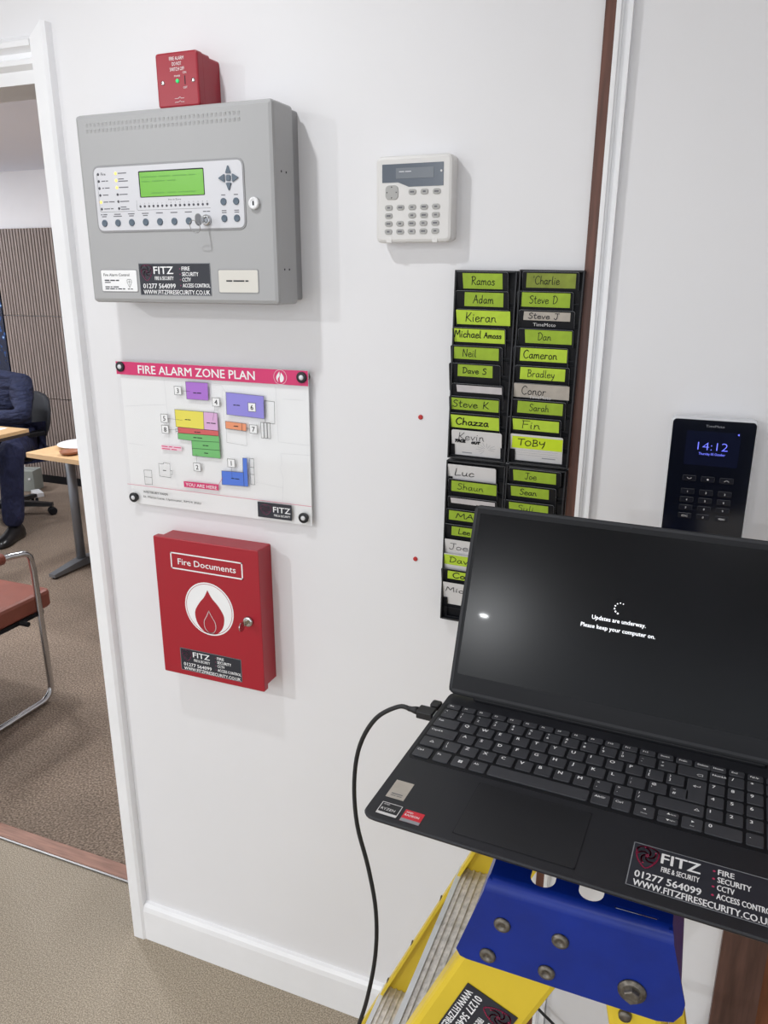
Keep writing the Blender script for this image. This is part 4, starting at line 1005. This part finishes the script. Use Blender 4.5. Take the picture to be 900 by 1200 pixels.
for xa, xb, za in ((.8225, .7990, 1.0600), (.9665, .9800, 1.0700)):
    e = .0022 if xa < .9 else -.0022
    g.hexa([(xb, YN+.004, za), (xb+e, YN+.004, za), (xb+e, YF-.004, za), (xb, YF-.004, za)], [(xa, YN+.004, ZT-.0005), (xa+e, YN+.004, ZT-.0005), (xa+e, YF-.004, ZT-.0005), (xa, YF-.004, ZT-.0005)])
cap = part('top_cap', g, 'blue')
# stiles
FS = .44
fl_ = lambda z: .8010+FS*(z-1.059)
def stile(y, s, z0, z1, xl, wd, fl=.024, th=.0045, chamfer=.006):
    g = G()
    def sh(x, z): return xl(z)+x
    prof = [(0, fl), (0, chamfer), (chamfer*.3, chamfer*.3), (chamfer, 0), (wd-chamfer, 0), (wd-chamfer*.3, chamfer*.3), (wd, chamfer), (wd, fl), (wd-th, fl), (wd-th, th), (th, th), (th, fl)]
    r0 = [(sh(x, z0), y+s*d, z0) for x, d in prof]; r1 = [(sh(x, z1), y+s*d, z1) for x, d in prof]
    if s < 0: r0.reverse(); r1.reverse()
    g.loops([r0, r1]); return g
yn, yf = YN+.003, YF-.003
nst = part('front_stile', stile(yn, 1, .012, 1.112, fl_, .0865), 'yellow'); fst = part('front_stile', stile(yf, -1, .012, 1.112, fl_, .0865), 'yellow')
bl_ = lambda z: .9215-.205*(z-1.061)
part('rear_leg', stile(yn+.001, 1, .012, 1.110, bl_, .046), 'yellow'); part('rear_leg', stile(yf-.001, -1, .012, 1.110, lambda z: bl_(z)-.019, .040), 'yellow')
for xl, wd in ((fl_, .0865), (bl_, .046)):
    for y, s in ((yn, 1), (yf, -1)):
        x = xl(.02); a, b = sorted((y-s*.002, y+s*.027))
        g = G(); g.rbox(x-.004, a, 0, x+wd+.004, b, .035, .004, .002); part('rubber_foot', g, 'rubber')
# treads
for z in (.850, .595, .340, .110):
    x0 = fl_(z)+.003; g = G()
    g.box((x0, yn+.0045, z-.022), (x0+.078, yf-.0045, z-.018)) if False else None
    g.box((x0, yn+.005, z-.004), (x0+.080, yf-.005, z-.0012))
    for k in range(9): g.box((x0+.006+k*.0085, yn+.005, z-.0012), (x0+.006+k*.0085+.0030, yf-.005, z+.0008))
    g.box((x0+.077, yn+.005, z-.030), (x0+.080, yf-.005, z-.004))
    tr = part('tread', g, 'alu')
    g = G(); g.box((x0-.004, yn+.005, z-.032), (x0+.0025, yf-.005, z+.0012)); g.build('tread_lip', 'alu_l', tr)
    for yy in (yn-.0015, yf+.0015):
        g = G()
        for dx in (.016, .056): g.lathe([(.0055, -.0012), (.0055, .0012)], (x0+dx, yy, z-.012), ax='v', n=12)
        g.build('tread_rivet', 'rivet', tr)
# edge rivets along the far stile
for z in (.795, .70, .615, .52):
    g = G(); g.lathe([(.0045, 0), (.004, .0012)], (fl_(z)-.0006, yf-.013, z), ax='u', n=10); part('stile_rivet', g, 'rivet')
# rear bracing and spreader
g = G(); z = .46; g.box((bl_(z)+.008, yn+.005, z-.02), (bl_(z)+.012, yf-.005, z+.02)); part('rear_brace', g, 'alu_l')
g = G(); z = .80; g.box((bl_(z)+.008, yn+.005, z-.02), (bl_(z)+.012, yf-.005, z+.02)); part('rear_brace', g, 'alu_l')
for y in (yn+.030, yf-.030):
    g = G(); z = .56; g.box((fl_(z)+.06, y-.002, z-.010), (bl_(z)+.02, y+.002, z+.010)); part('spreader_bar', g, 'steel')
# rivets and pivot bolt on the cap
for x, z in ((.8365, 1.106), (.8255, 1.0695), (.8845, 1.1075), (.8755, 1.0715)):
    g = G(); g.lathe([(.0072, 0), (.0070, -.0014), (.0052, -.0028), (.0030, -.0028), (.0026, -.0016), (.0008, -.0016)], (x, YN, z), ax='v', n=20); part('cap_rivet', g, 'rivet')
    g = G(); g.lathe([(.0072, 0), (.0070, .0014), (.0052, .0028), (.0008, .0030)], (x, YF, z), ax='v', n=16); part('cap_rivet', g, 'rivet')
g = G(); g.lathe([(.0112, 0), (.0110, -.0016), (.0085, -.0022), (.0080, -.0030)], (.943, YN, 1.080), ax='v', n=24); wsh = part('pivot_bolt', g, 'rivet')
g = G(); g.lathe([(.0066, -.0025), (.0066, -.0070), (.0058, -.0080), (.0020, -.0080)], (.943, YN, 1.080), ax='v', n=6, sm=False); g.build('bolt_head', 'rivet', wsh)
g = G(); g.lathe([(.0055, 0), (.0050, -.0035), (.001, -.0035)], (.9400, yn+.001, 1.050), ax='v', n=12); part('lower_bolt', g, 'rivet')
# sticker along the near front stile
ang = math.atan(FS)
sd = bpy.data.objects.new('sticker_datum', None); COL.objects.link(sd)
bpy.data.objects.remove(sd)
st = fitz_sticker(sl, 0, 0, .118, .050, 0, 'logo', edge=False)
xa = Vector((-sin(ang), 0, -cos(ang))); ya = Vector((cos(ang), 0, -sin(ang))); za = xa.cross(ya)
mm = Matrix((xa, ya, za)).transposed().to_4x4()
st.rotation_euler = mm.to_euler()
st.location = Vector((.8085, yn-.0006, 1.0295)) - Vector(SL)

# ------------------------------------------------------------------ beyond the doorway
# picture on the slatted wall
t = thing('wall_picture', 'dark blue framed picture of night lights left of the slatted wall', 'picture', (-4.66, 3.40, .72))
G().box((-.53, .001, .0), (.53, .029, .90)).build('picture_frame', 'blackm', t)
G().box((-.515, -.003, .015), (.528, .001, .885)).build('print', 'night', t)
# side table
t = thing('side_table', 'beech topped side table with grey T leg by the doorway', 'table', (-1.65, 2.02, 0))
TX = (-1.65, 2.02)
R2 = Matrix.Rotation(RAD(-6), 4, 'Z')
g = G(); g.rbox(-.62, -.34, .705, .62, .34, .730, .012, .002); o = g.build('table_top', 'beech', t, None, (0, 0, RAD(-5)))
for xo in (-.625, .5):
    g = G(); g.tube([(xo, -.005, .705), (xo, -.005, .03)], .026, 14); g.build('leg_column', 'greymetal', t)
    g = G(); g.loops([[(xo-.022, -.235, .012), (xo+.022, -.235, .012), (xo+.022, -.235, .030), (xo-.022, -.235, .030)], [(xo-.03, 0, .012), (xo+.03, 0, .012), (xo+.03, 0, .055), (xo-.03, 0, .055)], [(xo-.022, .30, .012), (xo+.022, .30, .012), (xo+.022, .30, .030), (xo-.022, .30, .030)]])
    ft = g.build('foot_bar', 'greymetal', t)
    g = G(); g.lathe([(.012, 0), (.014, .004), (.014, .012)], (xo, -.215, 0), n=12); g.lathe([(.012, 0), (.014, .004), (.014, .012)], (xo, .28, 0), n=12); g.build('levelling_feet', 'blackm', ft)
g = G(); g.box((-.60, -.02, .66), (.5, .02, .70)); g.build('rail', 'greymetal', t)
t = G().lathe([(.0, .004), (.06, .0), (.075, .004), (.132, .018), (.134, .0205), (.130, .0205), (.074, .0075), (0, .0065)], n=32).build('plate', 'ceramic', None, (-2.115, 1.965, .7302))
tag(t, 'white round plate on the beech side table', 'plate')
t = G().lathe([(.0, .003), (.034, .0), (.048, .010), (.052, .020), (.049, .020), (.044, .011), (0, .006)], n=28).build('small_bowl', 'bowl', None, (-2.045, 1.790, .7302))
tag(t, 'small brown dish in front of the white plate', 'dish')
# waste bin below the table
t = thing('waste_bin', 'black waste bin standing under the beech side table', 'bin', (-2.08, 2.22, 0))
g = G(); g.lathe([(.10, 0), (.125, .30), (.130, .305), (.124, .305), (.096, .01)], n=24); g.build('bin_body', 'blackm', t)
g = G(); g.tube([(.129*cos(2*pi*i/24), .129*sin(2*pi*i/24), .302) for i in range(25)], .005, 6, caps=False); g.build('bin_rim', 'black', t)
# desk
t = thing('office_desk', 'beech desk with dark edge in front of the seated person', 'desk', (-3.5, 1.84, 0))
g = G(); g.box((-.78, -.40, .712), (.722, .392, .732)); o = g.build('desk_top', 'beech', t, None, (0, 0, RAD(0)))
g = G(); g.box((-.78, -.402, .694), (.724, .394, .7115)); g.build('desk_edge', 'dtable', t)
for u in (-.72, ):
    for v in (-.36, .34):
        g = G(); g.box((u-.025, v-.025, 0), (u+.025, v+.025, .694)); g.build('desk_leg', 'greymetal', t)
g = G(); g.box((.15, -.36, 0), (.20, -.31, .694)); g.build('desk_leg', 'greymetal', t)
t = G().rbox(-.105, -.0, 0, .105, .15, .002, .001, .0005).build('paper_sheet', 'white', None, (-2.985, 2.03, .7325), (0, 0, .2))
tag(t, 'white sheet of paper lying on the desk by the arm', 'paper')
# grey carton on the floor by the slatted wall
t = thing('grey_carton', 'pale grey carton on the carpet behind the office chair', 'box', (-3.90, 3.17, 0), (0, 0, RAD(18)))
G().rbox(-.12, -.07, .004, .12, .07, .165, .004, .003).build('carton_body', 'greybox', t)
G().box((-.122, -.004, .1655), (.122, .004, .168)).build('lid_seam', 'cardedge', t)
o = G(); dome(o, .085, .10, .010, 0, .006); o2 = o.build('carton_button', 'ceramic', t, (0, -.07, 0), (pi/2, 0, 0))
t = G().rbox(-.07, -.03, 0, .07, .03, .03, .004, .003).build('charger_block', 'ceramic', None, (-3.68, 3.08, 0), (0, 0, RAD(-30)))
tag(t, 'small white block lying on the carpet by the grey carton', 'block')
# visitor chair
VC = (-1.58, .62)
t = thing('visitor_chair', 'tan leather cantilever chair with chrome tube frame near the doorway', 'chair', (VC[0], VC[1], 0))
def side(x):
    r = .012
    pts = [(x, -.22, .66), (x, .08, .640), (x, .130, .632)]
    for k in range(1, 6):
        a = pi/2*k/6; pts.append((x, .130+.045*sin(a), .587+.045*cos(a)))
    pts += [(x, .178, .55), (x, .182, .30), (x, .186, .07)]
    for k in range(1, 7):
        a = pi/2*k/6; pts.append((x, .186-.055*(1-cos(a)), .067-.055*sin(a)))
    pts += [(x, .0, .0125), (x, -.25, .0125), (x, -.30, .0125)]
    return pts
for x in (.258, -.258):
    g = G(); g.tube(side(x), .0122, 14); g.build('chrome_frame', 'chrome', t)
    g = G(); g.tube([(x, -.215, .6608), (x, -.205, .6604), (x, .0, .6455), (x, .045, .6425), (x, .050, .6422)], [.016, .021, .021, .021, .016], 14); g.build('arm_pad', 'leather', t)
g = G(); g.tube([(.258, -.295, .0125), (-.258, -.295, .0125)], .0118, 12); g.build('floor_bar', 'chrome', t)
g = G(); g.rbox(-.225, -.23, .362, .225, .285, .435, .03, .014, 6, .01); g.build('seat_cushion', 'leather', t)
g = G(); g.box((-.22, -.2, .345), (.22, .235, .361)); g.build('seat_pan', 'blackm', t)
g = G(); g.tube([(.258, .12, .352), (-.258, .12, .352)], .010, 10); g.build('cross_tube', 'blackm', t)
g = G(); g.rbox(-.225, .44, .0, .225, .86, .055, .03, .014, 6, .01); g.build('back_cushion', 'leather', t, (0, -.225, .0), (pi/2+RAD(6), 0, 0))
for x in (.245, -.245):
    g = G(); g.tube([(x+.013*(1 if x > 0 else -1), -.22, .66), (x, -.255, .67), (x*.95, -.30, .80)], .011, 10); g.build('back_tube', 'chrome', t)

# office chair
OC = (-3.43, 2.60); ocr = RAD(-12)
t = thing('office_chair', 'dark grey swivel office chair under the seated person', 'chair', (OC[0], OC[1], 0), (0, 0, ocr))
for k in range(5):
    a = RAD(42+72*k); d = Vector((cos(a), sin(a), 0)); n_ = Vector((-sin(a), cos(a), 0))
    g = G(); q0 = d*.03; q1 = d*.28
    g.hexa([q0-n_*.03+Vector((0,0,.075)), q1-n_*.02+Vector((0,0,.062)), q1+n_*.02+Vector((0,0,.062)), q0+n_*.03+Vector((0,0,.075))], [q0-n_*.026+Vector((0,0,.115)), q1-n_*.016+Vector((0,0,.085)), q1+n_*.016+Vector((0,0,.085)), q0+n_*.026+Vector((0,0,.115))])
    lg_ = g.build('base_leg', 'black', t)
    g = G()
    for s in (-1, 1): g.lathe([(.020, -.010), (.028, -.008), (.028, .008), (.020, .010)], (0, s*.014, 0), ax='v', n=16)
    c_ = g.build('castor', 'blackm', lg_, tuple(d*.272+Vector((0, 0, .028))), (0, 0, a+.5))
g = G(); g.lathe([(.030, .08), (.030, .25), (.02, .25), (.02, .42)], n=16); g.build('gas_column', 'black', t)
g = G(); g.rbox(-.24, -.24, .42, .24, .23, .495, .08, .025, 6, .015); g.build('seat_cushion', 'officechair', t)
g = G()
rg = []
for (z, hw, dp, yc) in ((.52, .10, .03, .245), (.55, .17, .045, .25), (.62, .205, .05, .262), (.72, .215, .05, .275), (.79, .20, .046, .285), (.825, .16, .035, .29), (.838, .09, .02, .29)):
    rg.append([(x*hw, yc+y*dp+ (x*x)*-.03, z) for x, y in [(cos(2*pi*i/20), sin(2*pi*i/20)) for i in range(20)]])
g.loops(rg, smooth_=True); g.build('backrest', 'officechair', t)
g = G(); g.box((-.03, .19, .40), (.03, .31, .43)); g.box((-.03, .285, .41), (.03, .305, .60)); g.build('back_bracket', 'black', t)
for s in (-1, 1):
    g = G(); g.tube(smooth([(s*.20, .02, .43), (s*.30, .02, .45), (s*.305, .02, .56), (s*.30, .0, .595)], 3), .014, 8); am = g.build('arm_post', 'black', t)
    g = G(); g.rbox(s*.305-.035, -.11, .595, s*.305+.035, .13, .625, .03, .008, 5); g.build('arm_pad', 'blackm', t)

# ------------------------------------------------------------------ seated person (navy suit)
def skin(name, joints, edges, m, parent=None, sub=2, root=0):
    me = bpy.data.meshes.new(name); bm = bmesh.new(); ly = bm.verts.layers.skin.verify(); V = {}
    for k, (co_, r) in joints.items():
        v = bm.verts.new(co_); rr = r if isinstance(r, tuple) else (r, r); v[ly].radius = rr; V[k] = v
    first = list(joints)[root]; V[first][ly].use_root = True
    for a, b in edges: bm.edges.new((V[a], V[b]))
    bm.to_mesh(me); bm.free(); me.materials.append(M[m])
    o = bpy.data.objects.new(name, me); COL.objects.link(o)
    if parent: o.parent = parent
    md = o.modifiers.new('skin', 'SKIN'); md.use_smooth_shade = True
    md = o.modifiers.new('subsurf', 'SUBSURF'); md.levels = sub; md.render_levels = sub
    return o
pr = thing('person', 'seated person in a navy suit leaning on the desk beyond the doorway', 'person', (-3.33, 2.60, 0))
PO = Vector((-3.33, 2.60, 0))
def J(d): return {k: (tuple(Vector(v[0])-PO), v[1]) for k, v in d.items()}
base = dict(pelvis=((-3.32, 2.62, .58), .13), waist=((-3.30, 2.57, .72), .13), chest=((-3.27, 2.50, .90), .145), neck0=((-3.36, 2.47, 1.03), .06), neck=((-3.40, 2.45, 1.09), .050),
    lsh=((-3.075, 2.49, .945), .080), lel=((-2.960, 2.38, .765), .052), lwr=((-3.235, 2.20, .775), .030),
    rsh=((-3.47, 2.47, .985), .075), rel=((-3.62, 2.36, .78), .050), rwr=((-3.42, 2.14, .775), .030),
    lhip=((-3.24, 2.58, .555), .095), lkn=((-3.005, 2.28, .55), .066), lan=((-3.005, 2.225, .11), .042),
    rhip=((-3.42, 2.56, .555), .095), rkn=((-3.36, 2.15, .55), .066), ran=((-3.38, 2.12, .13), .042))
E1 = [('pelvis', 'waist'), ('waist', 'chest'), ('chest', 'neck0'), ('neck0', 'neck'), ('chest', 'lsh'), ('lsh', 'lel'), ('lel', 'lwr'), ('chest', 'rsh'), ('rsh', 'rel'), ('rel', 'rwr'), ('pelvis', 'lhip'), ('lhip', 'lkn'), ('lkn', 'lan'), ('pelvis', 'rhip'), ('rhip', 'rkn'), ('rkn', 'ran')]
bd_ = dict(base); sc_ = .72
bj = {k: (v[0], v[1]*sc_) for k, v in bd_.items()}
bj['head0'] = ((-3.435, 2.42, 1.16), .070); bj['head'] = ((-3.46, 2.405, 1.24), .084); bj['crown'] = ((-3.47, 2.415, 1.305), .062)
ee = list(E1)+[('neck', 'head0'), ('head0', 'head'), ('head', 'crown')]
def hand(side, wr, dirv, sidev, j, ee):
    wr = Vector(wr); d = Vector(dirv).normalized(); s_ = Vector(sidev).normalized()
    j[side+'palm'] = (tuple(wr+d*.05), (.030, .018)); ee.append((side+'wr', side+'palm'))
    for i, (o_, L) in enumerate(((-.024, .066), (-.008, .076), (.008, .070), (.024, .056))):
        b = wr+d*.075+s_*o_; j[f'{side}k{i}'] = (tuple(b), .0095); j[f'{side}m{i}'] = (tuple(b+d*L*.5+Vector((0, 0, .004))), .0085); j[f'{side}t{i}'] = (tuple(b+d*L-Vector((0, 0, .006))), .0075)
        ee += [(side+'palm', f'{side}k{i}'), (f'{side}k{i}', f'{side}m{i}'), (f'{side}m{i}', f'{side}t{i}')]
    b = wr+d*.03-s_*.028; j[side+'th0'] = (tuple(b), .010); j[side+'th1'] = (tuple(b+d*.035-s_*.016), .0085)
    ee += [(side+'palm', side+'th0'), (side+'th0', side+'th1')]
hand('l', base['lwr'][0], (-.9, -.4, -.02), (.4, -.9, 0), bj, ee); hand('r', base['rwr'][0], (.75, -.6, -.02), (-.6, -.75, 0), bj, ee)
body = skin('body', J(bj), ee, 'skin', pr, 1)
# jacket
jk = {k: base[k] for k in ('pelvis', 'waist', 'chest', 'lsh', 'lel', 'rsh', 'rel')}
jk = {k: (v[0], v[1]*1.12) for k, v in jk.items()}
jk['pelvis'] = (base['pelvis'][0], .14)
jk['collar'] = ((-3.345, 2.475, 1.005), .090)
for s, w_ in (('l', base['lwr'][0]), ('r', base['rwr'][0])):
    e = Vector(base[s+'el'][0]); wv = Vector(w_); jk[s+'cuff'] = (tuple(e.lerp(wv, .9)), .044)
    jk[s+'uam'] = (tuple(Vector(base[s+'sh'][0]).lerp(e, .55)), .070)
jk['lel'] = (base['lel'][0], .060); jk['rel'] = (base['rel'][0], .060)
skin('suit_jacket', J(jk), [('pelvis', 'waist'), ('waist', 'chest'), ('chest', 'collar'), ('chest', 'lsh'), ('lsh', 'luam'), ('luam', 'lel'), ('lel', 'lcuff'), ('chest', 'rsh'), ('rsh', 'ruam'), ('ruam', 'rel'), ('rel', 'rcuff')], 'navy', pr)
tr_ = {k: (base[k][0], base[k][1]*1.16) for k in ('pelvis', 'lhip', 'lkn', 'rhip', 'rkn')}
for s in 'lr':
    k0 = Vector(base[s+'kn'][0]); a0 = Vector(base[s+'an'][0]); tr_[s+'shin'] = (tuple(k0.lerp(a0, .5)), .074); tr_[s+'hem'] = (tuple(k0.lerp(a0, 1.08)), .072)
    tr_[s+'th'] = (tuple(Vector(base[s+'hip'][0]).lerp(k0, .5)), .092); tr_[s+'kn'] = (tuple(k0), .084)
skin('suit_trousers', J(tr_), [('pelvis', 'lhip'), ('lhip', 'lth'), ('lth', 'lkn'), ('lkn', 'lshin'), ('lshin', 'lhem'), ('pelvis', 'rhip'), ('rhip', 'rth'), ('rth', 'rkn'), ('rkn', 'rshin'), ('rshin', 'rhem')], 'navy_t', pr)
for (ax_, ay, hd) in ((-3.000, 2.215, -1.30), (-3.38, 2.12, -1.75)):
    g = G(); rg = []
    for (x, hw, h) in ((-.085, .026, .06), (-.07, .034, .085), (-.03, .037, .095), (.03, .036, .085), (.08, .043, .062), (.13, .046, .050), (.17, .036, .040), (.188, .018, .026)):
        hw *= 1.12; h *= 1.15
        rg.append([(x, hw*(.9 if q in (0, 7) else 1)*yy, max(0.0, h*zz)) for q, (yy, zz) in enumerate([(-.8, 0), (-1, .18), (-.92, .55), (-.45, .95), (.45, .95), (.92, .55), (1, .18), (.8, 0)])])
    g.loops(rg, smooth_=True); so = g.build('shoe', 'shoe', pr, tuple(Vector((ax_, ay, .002))-PO), (0, 0, hd))
# head details
HB = Vector((-3.46, 2.405, 1.225))-PO; fd = Vector((-.45, -.88, -.12)).normalized(); sdv = Vector((0, 0, 1)).cross(fd).normalized()
def ball(name, c, r, m, sq=(1, 1, 1), par=pr):
    g = G(); g.lathe([(max(.0005, r*sin(pi*i/10)), -r*cos(pi*i/10)) for i in range(11)], n=14)
    g.v = [(x*sq[0], y*sq[1], z*sq[2]) for x, y, z in g.v]
    return g.build(name, m, par, tuple(c))
ball('hair', HB+Vector((0, 0, .062))-fd*.025, .092, 'hair', (1, 1, .82))
for s in (-1, 1):
    e_ = ball('eye', HB+fd*.078+sdv*s*.032+Vector((0, 0, .012)), .011, 'eye'); ball('iris', fd*.008, .005, 'ink', par=e_)
    ball('ear', HB+sdv*s*.082+Vector((0, 0, .0)), .026, 'skin', (.45, .6, 1.1))
ball('nose', HB+fd*.092+Vector((0, 0, -.015)), .015, 'skin', (.8, .8, 1.5)); ball('mouth', HB+fd*.080+Vector((0, 0, -.05)), .018, 'leather', (1.2, .5, .3))
